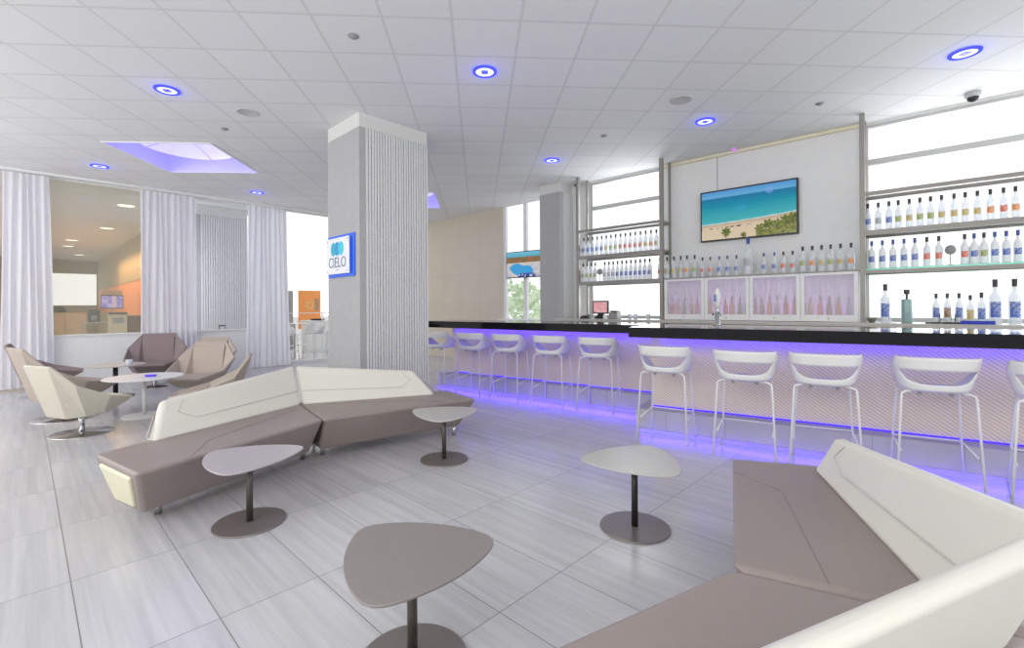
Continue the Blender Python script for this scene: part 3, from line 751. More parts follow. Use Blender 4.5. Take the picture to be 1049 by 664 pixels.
place(make_lounge(CHTAUPE, 'taupe angular swivel chair directly behind the cream one'), -8.62, .38, 14, 1.08)
place(make_lounge(CHBROWN, 'darker taupe swivel chair at the far left, farthest behind'), -11.0, .25, -5)
place(make_lounge(CHBROWN, 'dark brown swivel chair facing the camera below the white curtain'), -10.95, 1.72, -108, 1.08)
place(make_lounge(CHTAUPE, 'taupe swivel chair behind the dark brown one, mostly hidden'), -10.1, 2.35, -125)
place(make_lounge(CHTAUPE, 'taupe swivel chair facing left at the white round table'), -8.62, 1.90, -128)
place(make_lounge(CHTAUPE, 'pale taupe swivel chair rising behind the left sofa back'), -6.85, 1.68, 160, .95)
# round lounge tables
t = thing('lounge_table', 'round white pedestal table among the lounge chairs', 'table', (-7.99, 1.14, 0))
mesh_obj('tabletop', lathe(bmesh.new(), [(0, .518), (.44, .518), (.45, .525), (.44, .532), (0, .532)], 48), PLAST, t)
mesh_obj('pole', tube(bmesh.new(), (0, 0, .01), (0, 0, .52), .024, n=16), PLAST, t, smooth=True)
mesh_obj('base', lathe(bmesh.new(), [(0, 0), (.25, 0), (.25, .012), (.04, .022), (0, .022)], 40), PLAST, t)
t = thing('lounge_table', 'farther round table with dark pole beyond the white one', 'table', (-10.1, 1.06, 0))
mesh_obj('tabletop', lathe(bmesh.new(), [(0, .518), (.39, .518), (.40, .525), (.39, .532), (0, .532)], 48), TTOPL, t)
mesh_obj('pole', tube(bmesh.new(), (0, 0, .01), (0, 0, .52), .035, n=16), BLACKP, t, smooth=True)
mesh_obj('base', lathe(bmesh.new(), [(0, 0), (.25, 0), (.25, .012), (.04, .022), (0, .022)], 40), BLACKP, t)
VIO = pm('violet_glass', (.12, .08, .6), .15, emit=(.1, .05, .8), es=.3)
o = mesh_obj('ashtray', lathe(bmesh.new(), [(0, 0), (.06, 0), (.07, .022), (.062, .022), (.05, .008), (0, .008)], 20), VIO, loc=(-7.93, 1.2, .532)); tag(o, 'small violet glass dish on the white round table', 'dish')
t = thing('glass_holder', 'small clear holder on the farther round table', 'holder', (-9.95, 1.22, .532))
mesh_obj('cup', lathe(bmesh.new(), [(0, 0), (.045, 0), (.05, .08), (.046, .08), (.04, .008), (0, .008)], 20), BOTG, t); mesh_obj('candle', lathe(bmesh.new(), [(0, .009), (.033, .009), (.033, .04), (0, .04)], 16), PLAST, t)

# ------------------------------------------------------------------ back bar
def wthing(name, label, cat, s, D, z, group=None):
    x, y = frame_pt(WPH, s, D); return thing(name, label, cat, (x, y, z), R(WPH), group)
t = wthing('back_counter', 'pale grey stone back counter running under the bottle shelves', 'counter', 0, 0, 0)
mesh_obj('worktop', bx(-5.55, 3.0, 7.55, 8.22, 1.165, 1.215), pm('back_counter_stone', (.52, .50, .46), .3, var=.12, scale=20), t, bevel=.003)
mesh_obj('cabinet', bx(-5.50, 3.0, 7.62, 8.2, .0, 1.165), STEEL, t)

def shelf_unit(label, s0, s1, right):
    t = wthing('bottle_shelf_unit', label, 'shelf unit', 0, 0, 0)
    for s in ((s0, s1) if not right else (s0, s1)):
        for D in (7.82, 8.16):
            r = .03 if D < 8 else .018
            mesh_obj('post', bx(s - r, s + r, D - r, D + r, 1.215, HC - .002), SHELFM, t)
    for z, m in ((1.915, GREENG if right else SHELFM), (2.42, SHELFM)):
        mesh_obj('shelf', bx(s0, s1, 7.80, 8.19, z - .012, z + .012), m, t)
        bm = bmesh.new(); box(bm, s0, s1, 7.795, 7.815, z - .055, z - .012); box(bm, s0, s1, 8.17, 8.19, z - .055, z - .012); mesh_obj('shelf_rail', bm, SHELFM, t)
    bm = bmesh.new(); box(bm, s0, s1, 7.80, 7.835, 2.89, 2.94); box(bm, s0, s1, 8.15, 8.185, 2.89, 2.94)
    for s in (s0, s1): box(bm, s - .017, s + .017, 7.80, 8.18, 2.90, 2.935)
    mesh_obj('top_rail', bm, SHELFM, t)
shelf_unit('steel bottle shelves in front of the left bar window', -5.16, -3.45, False)
shelf_unit('steel and glass bottle shelves in front of the right window', -.67, 2.4, True)
t = wthing('bottle_shelf', 'long shelf of bottles below the wall television', 'shelf', 0, 0, 0)
mesh_obj('board', bx(-3.42, -.70, 7.80, 8.235, 1.905, 1.927), SHELFM, t)
# cooler with four frosted sliding doors
t = wthing('display_cooler', 'white back bar cabinet with four frosted glass doors', 'cabinet', 0, 0, 0)
bm = bmesh.new(); box(bm, -3.41, -.71, 7.85, 8.2, 1.217, 1.25); box(bm, -3.41, -.71, 7.85, 8.2, 1.88, 1.90); box(bm, -3.41, -.71, 8.17, 8.2, 1.25, 1.88)
box(bm, -3.41, -3.36, 7.85, 8.2, 1.25, 1.88); box(bm, -.76, -.71, 7.85, 8.2, 1.25, 1.88); mesh_obj('carcass', bm, WHITE, t)
for k in range(4):
    s0 = -3.40 + .672 * k; s1 = s0 + .668
    bm = bmesh.new(); box(bm, s0, s0 + .05, 7.80, 7.84, 1.22, 1.90); box(bm, s1 - .05, s1, 7.80, 7.84, 1.22, 1.90); box(bm, s0 + .05, s1 - .05, 7.80, 7.84, 1.22, 1.31); box(bm, s0 + .05, s1 - .05, 7.80, 7.84, 1.865, 1.90)
    d = mesh_obj('door', bm, WHITE, t); mesh_obj('pane', bx(s0 + .05, s1 - .05, 7.815, 7.825, 1.31, 1.865), FROST, d)
    mesh_obj('lock', tube(bmesh.new(), ((s0 + s1) / 2, 7.80, 1.262), ((s0 + s1) / 2, 7.793, 1.262), .009), GREYP, d)
x, y = frame_pt(WPH, -2.06, 7.98)
a = area('cooler_light', (x, y, 1.262), 2.5, .1, 4, (.62, .42, 1), (PI, 0, R(WPH)))

# bottles ----------------------------------------------------------
def make_bottle(glass, cap, lab, h=.37, r=.041, kind='tall'):
    t = thing('bottle', '', 'bottle')
    bm = bmesh.new()
    if kind == 'tall': prof = [(0, 0), (r * .96, 0), (r, .01), (r, h * .56), (r * .88, h * .64), (r * .42, h * .73), (r * .33, h * .78), (r * .33, h * .86), (0, h * .86)]
    else: prof = [(0, 0), (r * .96, 0), (r, .01), (r, h * .60), (r * .5, h * .70), (r * .34, h * .75), (r * .34, h * .88), (0, h * .88)]
    lathe(bm, prof, 14); mesh_obj('glass_body', bm, glass, t, smooth=True)
    mesh_obj('cap', lathe(bmesh.new(), [(0, h * .83), (r * .40, h * .83), (r * .42, h), (0, h)], 10), cap, t)
    bm = bmesh.new(); n = 10; z0, z1 = (h * .24, h * .44) if kind == 'tall' else (h * .15, h * .5)
    A = []; B = []
    for i in range(n + 1):
        a = -PI / 2 - .80 + 1.6 * i / n; A.append(bm.verts.new((r * 1.015 * math.cos(a), r * 1.015 * math.sin(a), z0))); B.append(bm.verts.new((r * 1.015 * math.cos(a), r * 1.015 * math.sin(a), z1)))
    for i in range(n): bm.faces.new((A[i], A[i + 1], B[i + 1], B[i]))
    mesh_obj('label', bm, lab, t)
    return t
LIQ = {'orange': pm('orange_liqueur', (.75, .25, .08), .25), 'gold': pm('amber_whisky', (.70, .42, .08), .25), 'red': pm('red_liqueur', (.62, .10, .12), .25), 'brown': pm('brown_liquor', (.25, .10, .05), .25), 'green': pm('green_liqueur', (.22, .38, .14), .25), 'grey': pm('pale_spirit', (.75, .75, .80), .25)}
CAPB = pm('navy_cap', (.02, .06, .30), .3)
protos = {}
def bottle(kind, s, D, z, label, group, sc=1.0):
    """kind = (glass, cap, labelcolour, shape)"""
    x, y = frame_pt(WPH, s, D); a = R(WPH)
    if kind not in protos:
        g, c, l, sh = kind
        t = make_bottle({'c': BOTG, 'f': BOTF, 'n': LM['brown'] if l != 'brown' else LM['gold'], 'o': LIQ.get(l, BOTG), 'g': BOTG}[g], {'k': BLACKP, 'b': CAPB, 's': CHROME}[c], LM[l], kind=sh)
        t.location = (x, y, z); t.rotation_euler.z = a; t.scale = (sc,) * 3; t['label'] = label; t['group'] = group; protos[kind] = t; return t
    r = dup(protos[kind], (x, y, z), a, label, group); r.scale = (sc,) * 3; return r
# back-projection used to read shelf positions off the plan: s along the wall for a picture column
f_, CX_, ct_, st_ = 481.4, 520., math.cos(R(44.14)), math.sin(R(44.14))
def s_at(px, D):
    a = (px - CX_) / f_; rx, ry = a * ct_ - st_, a * st_ + ct_; p = R(WPH)
    t = D / (-rx * math.sin(p) + ry * math.cos(p)); return (rx * math.cos(p) + ry * math.sin(p)) * t
DS = 7.93
ZL, ZM = 1.928, 2.433
rt = [115, 178, 242, 298, 364, 428, 492, 558, 633, 700, 773, 851, 930, 1002]
rtc = ['blue', 'grey', 'blue', 'green', 'gold', 'green', 'green', 'gold', 'gold', 'gold', 'gold', 'orange', 'red', 'orange']
cn = {'blue': 'blue', 'grey': 'grey', 'green': 'green', 'gold': 'golden', 'orange': 'orange', 'red': 'red', 'brown': 'brown'}
def lab_group(prefix, col): return '%s label' % cn[col]
for x, c in zip(rt, rtc):
    bottle(('c', 'k', c, 'tall'), s_at(870 + x / 5.86, DS), DS, ZM, 'clear bottle with %s label on the upper shelf before the right window' % cn[c], '%s labelled bottles, right window upper shelf' % cn[c])
for k in range(5):
    bottle(('c', 'k', 'orange', 'tall'), s_at(1041, DS) + .115 * (k + 1), DS, ZM, 'clear bottle with orange label on the upper shelf before the right window', 'orange labelled bottles, right window upper shelf')
rl = [(137, 'b', 'blue'), (201, 'b', 'blue'), (265, 'b', 'blue'), (331, 'b', 'blue'), (396, 'b', 'blue'), (468, 'k', 'red'), (540, 'k', 'red'), (695, 'k', 'red'), (752, 'b', 'blue'), (811, 'k', 'green'), (876, 'b', 'blue'), (945, 'b', 'blue'), (1015, 'b', 'blue')]
for x, cp, c in rl:
    bottle(('f', cp, c, 'tall'), s_at(870 + x / 5.86, DS), DS, ZL, 'frosted bottle with %s label on the glass shelf before the right window' % cn[c], '%s labelled bottles, right window glass shelf' % cn[c])
for k in range(5):
    bottle(('f', 'b', 'blue', 'tall'), s_at(1043, DS) + .115 * (k + 1), DS, ZL, 'frosted bottle with blue label on the glass shelf before the right window', 'blue labelled bottles, right window glass shelf')
def ornament(s, lab):
    t = wthing('round_ornament', lab, 'ornament', s, DS, ZL)
    bm = bmesh.new(); lathe(bm, [(0, .13), (.035, .14), (.052, .165), (.055, .19), (.048, .22), (.03, .242), (0, .25)], 18); mesh_obj('disc', bm, GREYP, t, smooth=True)
    mesh_obj('stem', tube(bmesh.new(), (0, 0, .01), (0, 0, .14), .006), GREYP, t); mesh_obj('foot', lathe(bmesh.new(), [(0, 0), (.03, 0), (.028, .012), (0, .012)], 16), LM['red'], t)
ornament(s_at(974, DS), 'dark round ornament on a stem between the right window bottles')
ORN = 'dark round ornament on a stem between the left window bottles'
ctr = [(676.3, 'k', 'red'), (683.6, 'k', 'green'), (690.7, 'k', 'gold'), (697.7, 'k', 'gold'), (704.1, 'k', 'orange'), (711.9, 'k', 'green'), (720, 'k', 'red'), (728, 'k', 'red'), (737.1, 'b', 'blue'), (745.4, 'b', 'blue'), (754.8, 'b', 'blue'),
       (782.8, 'b', 'blue'), (793.6, 'b', 'blue'), (802.7, 'k', 'red'), (812.3, 'k', 'red'), (822.6, 'k', 'green'), (832.4, 'k', 'orange'), (842, 'k', 'gold'), (851.3, 'k', 'green'), (861.4, 'k', 'gold'), (872.3, 'k', 'orange')]
for i, (x, cp, c) in enumerate(ctr):
    sc = 1.0 if (i < 6 or i > 14) else .86
    bottle(('c', cp, c, 'tall'), s_at(x, DS), DS, ZL, 'clear bottle with %s label on the long shelf below the television' % cn[c], '%s labelled bottles, shelf below the television' % cn[c], sc)
bottle(('c', 'b', 'grey', 'tall'), s_at(766.7, DS), DS, ZL, 'oversized clear bottle with blue cap below the television', 'oversized bottle', 1.55)
lt = [50, 66, 72, 85, 97, 125, 159, 184, 207, 233, 258, 285, 314, 346, 374, 406, 440]
ltc = ['blue', 'blue', 'blue', 'blue', 'blue', 'gold', 'green', 'green', 'red', 'red', 'red', 'red', 'red', 'gold', 'orange', 'gold', 'orange']
last = -9
for k, (x, c) in enumerate(zip(lt, ltc)):
    s = max(s_at(590 + x / 5.77, DS), last + .10); last = s
    bottle(('c', 'k', c, 'tall'), s, DS, ZM, 'clear bottle with %s label on the upper shelf before the left window' % cn[c], '%s labelled bottles, left window upper shelf' % cn[c])
ll = [(45, 'k', 'green'), (65, 'k', 'green'), (78, 'k', 'green'), (100, 'k', 'green'), (168, 'k', 'grey'), (180, 'k', 'grey'), (200, 'k', 'grey'), (222, 'k', 'blue'), (249, 'k', 'blue'), (281, 'k', 'blue'), (312, 'k', 'blue'), (347, 'k', 'blue'), (375, 'k', 'blue'), (407, 'k', 'blue'), (437, 'k', 'blue')]
last = -9
for x, cp, c in ll:
    s = max(s_at(590 + x / 5.77, DS), last + .091)
    if x == 168: ornament(last + .105, ORN); s = max(s, last + .21)
    last = s
    bottle(('f', cp, c, 'tall'), s, DS, ZL, 'frosted bottle with %s label on the lower shelf before the left window' % cn[c], '%s labelled bottles, left window lower shelf' % cn[c])
# bottles behind the frosted doors
cols = ['orange', 'gold', 'red', 'brown', 'green', 'grey', 'red', 'orange']
for k in range(24):
    s = -3.30 + .1070 * k + random.uniform(-.012, .012)
    c = cols[(k * 5 + 2) % 8]
    bottle(('o', 'k', c, 'squat'), s, 7.90, 1.252, 'blurred liquor bottle with %s label behind the frosted doors' % cn[c], '%s labelled bottles behind the frosted doors' % cn[c], .82 + .12 * random.random())
# items on the right of the back counter
for px, sc, kk, lab in [(907, 1.35, ('c', 'k', 'blue', 'squat'), 'large clear bottle with faded blue label beside the tall teal tin'), (1019.5, 1.4, ('g', 'k', 'blue', 'squat'), 'left one of two very large clear bottles at the right edge of the back counter'),
                        (1039.5, 1.4, ('g', 'k', 'blue', 'squat'), 'right one of two very large clear bottles at the right edge of the back counter'),
                        (994, .92, ('c', 'k', 'gold', 'squat'), 'small bottle with tan label on the back counter'), (1005.5, 1.0, ('c', 'k', 'blue', 'squat'), 'small bottle with blue label just left of the very large bottles')]:
    bottle(kk, s_at(px, 7.8), 7.8, 1.216, lab, None if False else 'back counter bottles, ' + lab.split(' with')[0], sc)
for px, cc, lab in [(959, 'blue', 'small capped bottle with blue wrap, left in the dark caddy'), (970.5, 'brown', 'small capped bottle with dark wrap, middle in the caddy'), (982.5, 'blue', 'small capped bottle with blue wrap, right in the dark caddy')]:
    bottle(('c', 'k', cc, 'squat'), s_at(px, 7.72), 7.72, 1.24, lab, 'caddy bottles, ' + lab.split(', ')[1], .92)
x, y = s_at(970.5, 7.72), 7.72
t = wthing('bottle_caddy', 'dark low caddy holding three small bottles on the back counter', 'caddy', x, y, 1.216)
mesh_obj('tray', bx(-.20, .20, -.055, .055, 0, .022), BLACKP, t, bevel=.003)
bm = bmesh.new()
for k in (-.0665, .0665): box(bm, k - .004, k + .004, -.05, .05, .02, .12)
mesh_obj('divider', bm, BLACKP, t)
t = wthing('blue_tray', 'flat royal blue tray beside the dark bottle caddy', 'tray', s_at(1000, 7.66), 7.63, 1.216)
mesh_obj('base', bx(-.13, .15, -.035, .035, 0, .008), pm('royal_blue', (.01, .03, .45), .3), t); bm = bmesh.new(); box(bm, -.13, .15, -.035, -.029, .008, .04); box(bm, -.13, .15, .029, .035, .008, .04); mesh_obj('rim', bm, MATS['royal_blue'], t)
t = wthing('tin_canister', 'tall teal grey canister with dark stopper on the back counter', 'canister', s_at(929, 7.75), 7.75, 1.216)
mesh_obj('body', lathe(bmesh.new(), [(0, 0), (.052, 0), (.055, .01), (.055, .28), (.05, .30), (0, .30)], 20), pm('teal_tin', (.30, .42, .42), .4, .3), t, smooth=True)
mesh_obj('stopper', lathe(bmesh.new(), [(.012, .30), (.012, .36), (.03, .37), (.03, .42), (0, .42)], 14), BLACKP, t)
t = wthing('martini_shaker_stand', 'small steel bowl holder at the left of the teal canister', 'bowl', s_at(893, 7.75), 7.75, 1.216); t.scale = (.75,) * 3
mesh_obj('bowl', lathe(bmesh.new(), [(0, 0), (.04, 0), (.075, .07), (.10, .085), (.097, .09), (.07, .078), (.035, .01), (0, .01)], 20), STEEL, t, smooth=True)
# beer tap on the front counter
def fr(phi, px, D):
    a = (px - CX_) / f_; rx, ry = a * ct_ - st_, a * st_ + ct_; p = R(phi); t = D / (-rx * math.sin(p) + ry * math.cos(p)); return rx * t, ry * t
x, y = fr(10.8, 735, 6.12)
t = thing('beer_tap', 'slim white and chrome beer tap tower on the black counter', 'beer tap', (x, y, 1.21), R(-25))
mesh_obj('tower', lathe(bmesh.new(), [(0, 0), (.045, 0), (.045, .01), (.032, .016), (.03, .17), (0, .17)], 24), CHROME, t, smooth=True)
mesh_obj('handle', lathe(bmesh.new(), [(0, .20), (.016, .20), (.024, .24), (.034, .30), (.036, .36), (.024, .42), (.008, .45), (0, .45)], 20), PLAST, t, smooth=True)
mesh_obj('neck', tube(bmesh.new(), (0, 0, .16), (0, 0, .21), .012), CHROME, t); mesh_obj('badge', bx(-.018, .018, -.040, -.033, .29, .37), LM['blue'], t)
for sx in (-1, 1): mesh_obj('spout', path(bmesh.new(), [(sx * .025, 0, .15), (sx * .055, -.01, .155), (sx * .068, -.01, .12)], .008), CHROME, t, smooth=True)

# point of sale terminal and clutter at the left
t = wthing('cash_register_screen', 'tilted point of sale screen with pinkish display on back counter', 'monitor', s_at(614, 7.80), 7.85, 1.216)
mesh_obj('housing', bx(-.17, .17, -.02, .03, .09, .34), BLACKP, t, bevel=.008); mesh_obj('stand', hexa(bmesh.new(), [(-.10, -.08, 0), (.10, -.08, 0), (.10, .09, 0), (-.10, .09, 0)], [(-.05, .0, .10), (.05, .0, .10), (.05, .03, .10), (-.05, .03, .10)]), BLACKP, t)
POSQ = t
t = wthing('printer', 'small grey printer right of the point of sale screen', 'printer', s_at(630, 7.8), 7.78, 1.216)
mesh_obj('body', hexa(bmesh.new(), [(-.10, -.09, 0), (.10, -.09, 0), (.10, .09, 0), (-.10, .09, 0)], [(-.08, -.06, .12), (.08, -.06, .12), (.09, .08, .14), (-.09, .08, .14)]), GREYP, t, bevel=.012); mesh_obj('lid', bx(-.07, .07, -.05, .06, .13, .15), BLACKP, t)
t = wthing('card_terminal', 'dark card terminal with cable at the left of the register screen', 'card reader', s_at(602, 7.8), 7.70, 1.216)
mesh_obj('body', hexa(bmesh.new(), [(-.09, -.05, 0), (.09, -.05, 0), (.09, .07, 0), (-.09, .07, 0)], [(-.08, -.04, .03), (.08, -.04, .03), (.08, .06, .07), (-.08, .06, .07)]), BLACKP, t, bevel=.006); mesh_obj('keypad', bx(-.06, .06, -.02, .03, .05, .062), GREYP, t)
for k, (px, lab) in enumerate([(645, 'small drinking glass left of two glasses near the shelf post'), (651, 'small drinking glass nearer the shelf post'), (664, 'short glass right beside the left shelf post')]):
    x, y = frame_pt(WPH, s_at(px, 7.8), 7.8); o = mesh_obj('drinking_glass', lathe(bmesh.new(), [(0, 0), (.03, 0), (.036, .09), (.033, .09), (.028, .006), (0, .006)], 18), BOTG, loc=(x, y, 1.216), smooth=True); tag(o, lab, 'glass', 'drinking glasses')

# ------------------------------------------------------------------ screens
def screen(name, w, h, nx, ny, fn, mat, parent, loc, rz=0, y=-.0):
    bm = bmesh.new(); g = [[bm.verts.new((-w / 2 + w * i / nx, y, -h / 2 + h * j / ny)) for i in range(nx + 1)] for j in range(ny + 1)]
    lay = bm.loops.layers.float_color.new('Col')
    for j in range(ny):
        for i in range(nx):
            f = bm.faces.new((g[j][i], g[j][i + 1], g[j + 1][i + 1], g[j + 1][i])); c = fn((i + .5) / nx, (j + .5) / ny)
            for l in f.loops: l[lay] = (*c, 1)
    me = bpy.data.meshes.new(name); bm.to_mesh(me); bm.free(); me.materials.append(mat)
    o = bpy.data.objects.new(name, me); C.objects.link(o); o.parent = parent; o.location = loc; o.rotation_euler = (0, 0, rz); return o
def mixc(a, b, t): t = max(0, min(1, t)); return tuple(a[i] * (1 - t) + b[i] * t for i in range(3))
rnd = random.Random(3)
HN = [[rnd.random() for _ in range(64)] for _ in range(64)]
def vn(x, y):
    xi, yi = int(math.floor(x)), int(math.floor(y)); fx, fy = x - xi, y - yi; fx = fx * fx * (3 - 2 * fx); fy = fy * fy * (3 - 2 * fy)
    g = lambda a, b: HN[a % 64][b % 64]
    return (g(xi, yi) * (1 - fx) + g(xi + 1, yi) * fx) * (1 - fy) + (g(xi, yi + 1) * (1 - fx) + g(xi + 1, yi + 1) * fx) * fy
def fb(x, y): return .5 * vn(x, y) + .3 * vn(2.1 * x + 9, 2.1 * y) + .2 * vn(4.3 * x, 4.3 * y + 5)
def palm(u, v, cx, cy, r):
    dx, dy = (u - cx) * 1.75, v - cy; a = math.atan2(dy, dx); d = math.hypot(dx, dy)
    if abs(dx) < .008 and -r * 1.3 < dy < 0: return .5
    rr = r * (.55 + .45 * abs(math.sin(3.5 * a + cx * 30)))
    return 1 if d < rr else 0
def beach(u, v):
    hz = .86 - .0 * u
    shore = .34 - .10 * (1 - u) * .4 + .05 * u * u + .012 * fb(u * 12, 3)
    if v > hz: c = mixc((.16, .50, .78), (.10, .36, .75), (v - hz) / .14 + .2 * fb(u * 5, v * 9))
    elif v > shore:
        k = (v - shore) / (hz - shore); c = mixc((.08, .55, .56), (.0, .33, .45), k * 1.5); c = mixc(c, (.01, .16, .40), (k - .6) * 2.2)
        c = mixc(c, (.02, .3, .45), .35 * fb(u * 9, v * 40))
        if k < .05: c = mixc((.9, .92, .9), c, k / .08 + .3 * fb(u * 30, 2))
    else:
        k = (shore - v) / shore; c = mixc((.50, .36, .24), (.76, .62, .44), k * 4); c = mixc(c, (.85, .70, .5), .3 * fb(u * 20, v * 20))
        if .26 < v + .05 * (1 - u) < .285 and vn(u * 60, 7) > .58 and u < .55: c = (.10, .08, .10)
    th = .04 + .20 * max(0, (u - .58) / .42) + .07 * fb(u * 14, 1)
    if u > .60 and v < th: c = mixc((.03, .10, .02), (.40, .38, .06), fb(u * 40, v * 28) * 1.5 - .25)
    for (cx, cy, r) in ((.28, .14, .10), (.47, .05, .06), (.64, .14, .10), (.73, .21, .11), (.82, .20, .10), (.9, .26, .11), (.97, .29, .11)):
        q = palm(u, v, cx, cy, r)
        if q == 1: c = mixc((.02, .07, .02), (.30, .32, .05), fb(u * 50, v * 40) * 1.4 - .2)
        elif q: c = (.15, .10, .05)
    if math.hypot((u - .74) * 1.75, (v - .88)) < .07: c = mixc(c, (.25, .45, 1), .5)
    return c
SCRM = screen_mat('screen_image', .8)
t = wthing('television', 'wall television above the bar showing a turquoise sea and sandy beach', 'television', -2.195, 8.20, 2.95)
TW, TH = 1.445, .845
mesh_obj('bezel', bx(-TW / 2, TW / 2, -.025, .035, -TH / 2, TH / 2), BLACKP, t, bevel=.004)
screen('screen', TW - .05, TH - .05, 168, 96, beach, SCRM, t, (0, -.0262, 0))
def pool(u, v):
    c = (.55, .50, .40)
    if v > .80: c = mixc((.10, .45, .55), (.2, .6, .85), (v - .8) * 5)
    elif v > .58: c = mixc((.10, .10, .03), (.35, .22, .08), fb(u * 14, v * 14)); 
    if v <= .80 and v > .58 and fb(u * 20, 2) > .62: c = (.45, .12, .05)
    if v < .58:
        e = ((u - .38 - .5 * (.3 - v)) / .36) ** 2 + ((v - .30) / .24) ** 2 + .25 * math.sin(u * 17)
        c = (.03, .38, .80) if e < .85 else ((.70, .65, .62) if fb(u * 10, v * 10) > .42 else (.5, .55, .7))
    if v < .16 and u > .3 and fb(u * 12, v * 12) > .45: c = (.03, .06, .35)
    return c
t = thing('television', 'smaller television showing a hotel pool, hanging in the tall window', 'television', (-7.56, 8.40, 2.47), R(6))
mesh_obj('bezel', bx(-.56, .56, -.02, .04, -.32, .32), BLACKP, t, bevel=.004)
screen('screen', 1.08, .60, 72, 40, pool, SCRM, t, (0, -.0212, 0))
mesh_obj('mount', bx(-.06, .06, .04, .165, -.08, .08), WHITE, t)
def violet(u, v): return mixc((.22, .18, .75), (.75, .65, 1.0), fb(u * 5, v * 5) * 1.6 - .4) if not (.5 < u < .72) else (.85, .6, .75)
t = thing('television', 'small violet lit television in the warm lobby behind the opening', 'television', (-20, 2.02, 1.69), PI / 2)
mesh_obj('bezel', bx(-.29, .29, -.02, .03, -.22, .22), BLACKP, t); screen('screen', .54, .38, 20, 12, violet, SCRM, t, (0, -.0212, 0))
mesh_obj('bracket', bx(-.26, .26, .03, .20, -.2, .36), TAN, t)
def pos(u, v): return mixc((.75, .22, .25), (.85, .6, .6), fb(u * 8, v * 8) * 1.5 - .3)
screen('screen', .29, .20, 16, 10, pos, SCRM, POSQ, (0, -.0215, .215))

# ------------------------------------------------------------------ warm lobby contents
t = thing('lobby_cabinet', 'tan padded cabinet wall under the bright lobby window', 'cabinet', (-26, 1.2, 0), PI / 2)
for k in range(4): mesh_obj('door', bx(-1.9 + .62 * k, -1.9 + .62 * k + .60, -.30, -.27, .05, 1.18), pm('tan_panel_%d' % k, (.42, .36, .27), .6), t, bevel=.01)
mesh_obj('carcass', bx(-1.92, .60, -.27, .2, 0, 1.32), OLIVE, t)
t = thing('plant_pot', 'rounded dark green bush on the lobby cabinet', 'plant', (-26, .96, 1.32))
bm = bmesh.new(); bmesh.ops.create_icosphere(bm, subdivisions=3, radius=.24)
for v in bm.verts: v.co *= 1 + .12 * math.sin(17 * v.co.x) * math.cos(23 * v.co.y + 11 * v.co.z); v.co.z = max(v.co.z * .8, -.05) + .06
mesh_obj('foliage', bm, pm('dark_green', (.03, .05, .02), .8), t); mesh_obj('pot', lathe(bmesh.new(), [(0, 0), (.14, 0), (.17, .07), (0, .07)], 16), BLACKP, t)
t = thing('coffee_machine', 'black coffee machine on a small lobby stand', 'coffee machine', (-18, 1.42, 1.08), PI / 2)
bm = bmesh.new(); box(bm, -.13, .13, -.14, .14, 0, .05); box(bm, -.13, .13, .02, .14, .05, .32); box(bm, -.13, .13, -.14, .14, .26, .36); mesh_obj('body', bm, BLACKP, t, bevel=.01)
mesh_obj('jug', lathe(bmesh.new(), [(0, .05), (.06, .05), (.07, .12), (.045, .19), (0, .19)], 14, 0, -.05), GREYP, t, smooth=True)
t = thing('serving_stand', 'thin legged stand under the coffee machine in the lobby', 'stand', (-18, 1.5, 0), PI / 2)
mesh_obj('shelf', bx(-.35, .35, -.2, .2, 1.055, 1.08), STEEL, t)
for sx in (-.33, .33):
    for sy in (-.18, .18): mesh_obj('leg', bx(sx - .012, sx + .012, sy - .012, sy + .012, 0, 1.055), STEEL, t)
t = thing('lobby_kiosk', 'tall cream kiosk with black top in the warm lobby', 'kiosk', (-17.2, 1.86, 0), PI / 2)
mesh_obj('body', bx(-.19, .19, -.15, .2, 0, 1.30), pm('cream_kiosk', (.66, .56, .38), .5), t, bevel=.01); mesh_obj('top', bx(-.20, .20, -.16, .21, 1.30, 1.36), BLACKP, t); mesh_obj('panel_inset', bx(-.12, .12, -.156, -.15, 1.05, 1.22), GREYP, t)
t = thing('wood_shelf', 'brown wood shelf unit right of the cream kiosk in the lobby', 'shelf', (-18.6, 2.42, 0), PI / 2)
mesh_obj('side_panel', bx(-.27, -.24, -.15, .15, 0, 1.25), LM['brown'], t); mesh_obj('side_panel', bx(.24, .27, -.15, .15, 0, 1.25), LM['brown'], t)
for z in (.1, .45, .8, 1.22): mesh_obj('shelf', bx(-.24, .24, -.15, .15, z, z + .03), LM['brown'], t)
mesh_obj('back_panel', bx(-.24, .24, .13, .15, .1, 1.25), pm('umber_back', (.30, .20, .13), .6), t)
for (px, py) in ((130, 211), (110, 234), (74, 246), (70, 252), (81, 261), (75, 267)):
    dd = 2.54 * f_ / (314.4 + 2.6 - py); rr = (px - CX_) / f_ * dd; X, Y = rr * ct_ - dd * st_, rr * st_ + dd * ct_
    t = thing('lobby_downlight', 'round warm downlight in the lobby ceiling behind the opening', 'light', (X, Y, HC), 0, 'warm downlights in the lobby ceiling')
    r = .2
    mesh_obj('trim_ring', lathe(bmesh.new(), [(r * .85, -.004), (r, -.012), (r * 1.08, -.001), (r * .85, -.001)], 24), WHITE, t); mesh_obj('diffuser', lathe(bmesh.new(), [(0, -.006), (r * .86, -.006), (r * .86, -.002), (0, -.002)], 24), WARML, t)
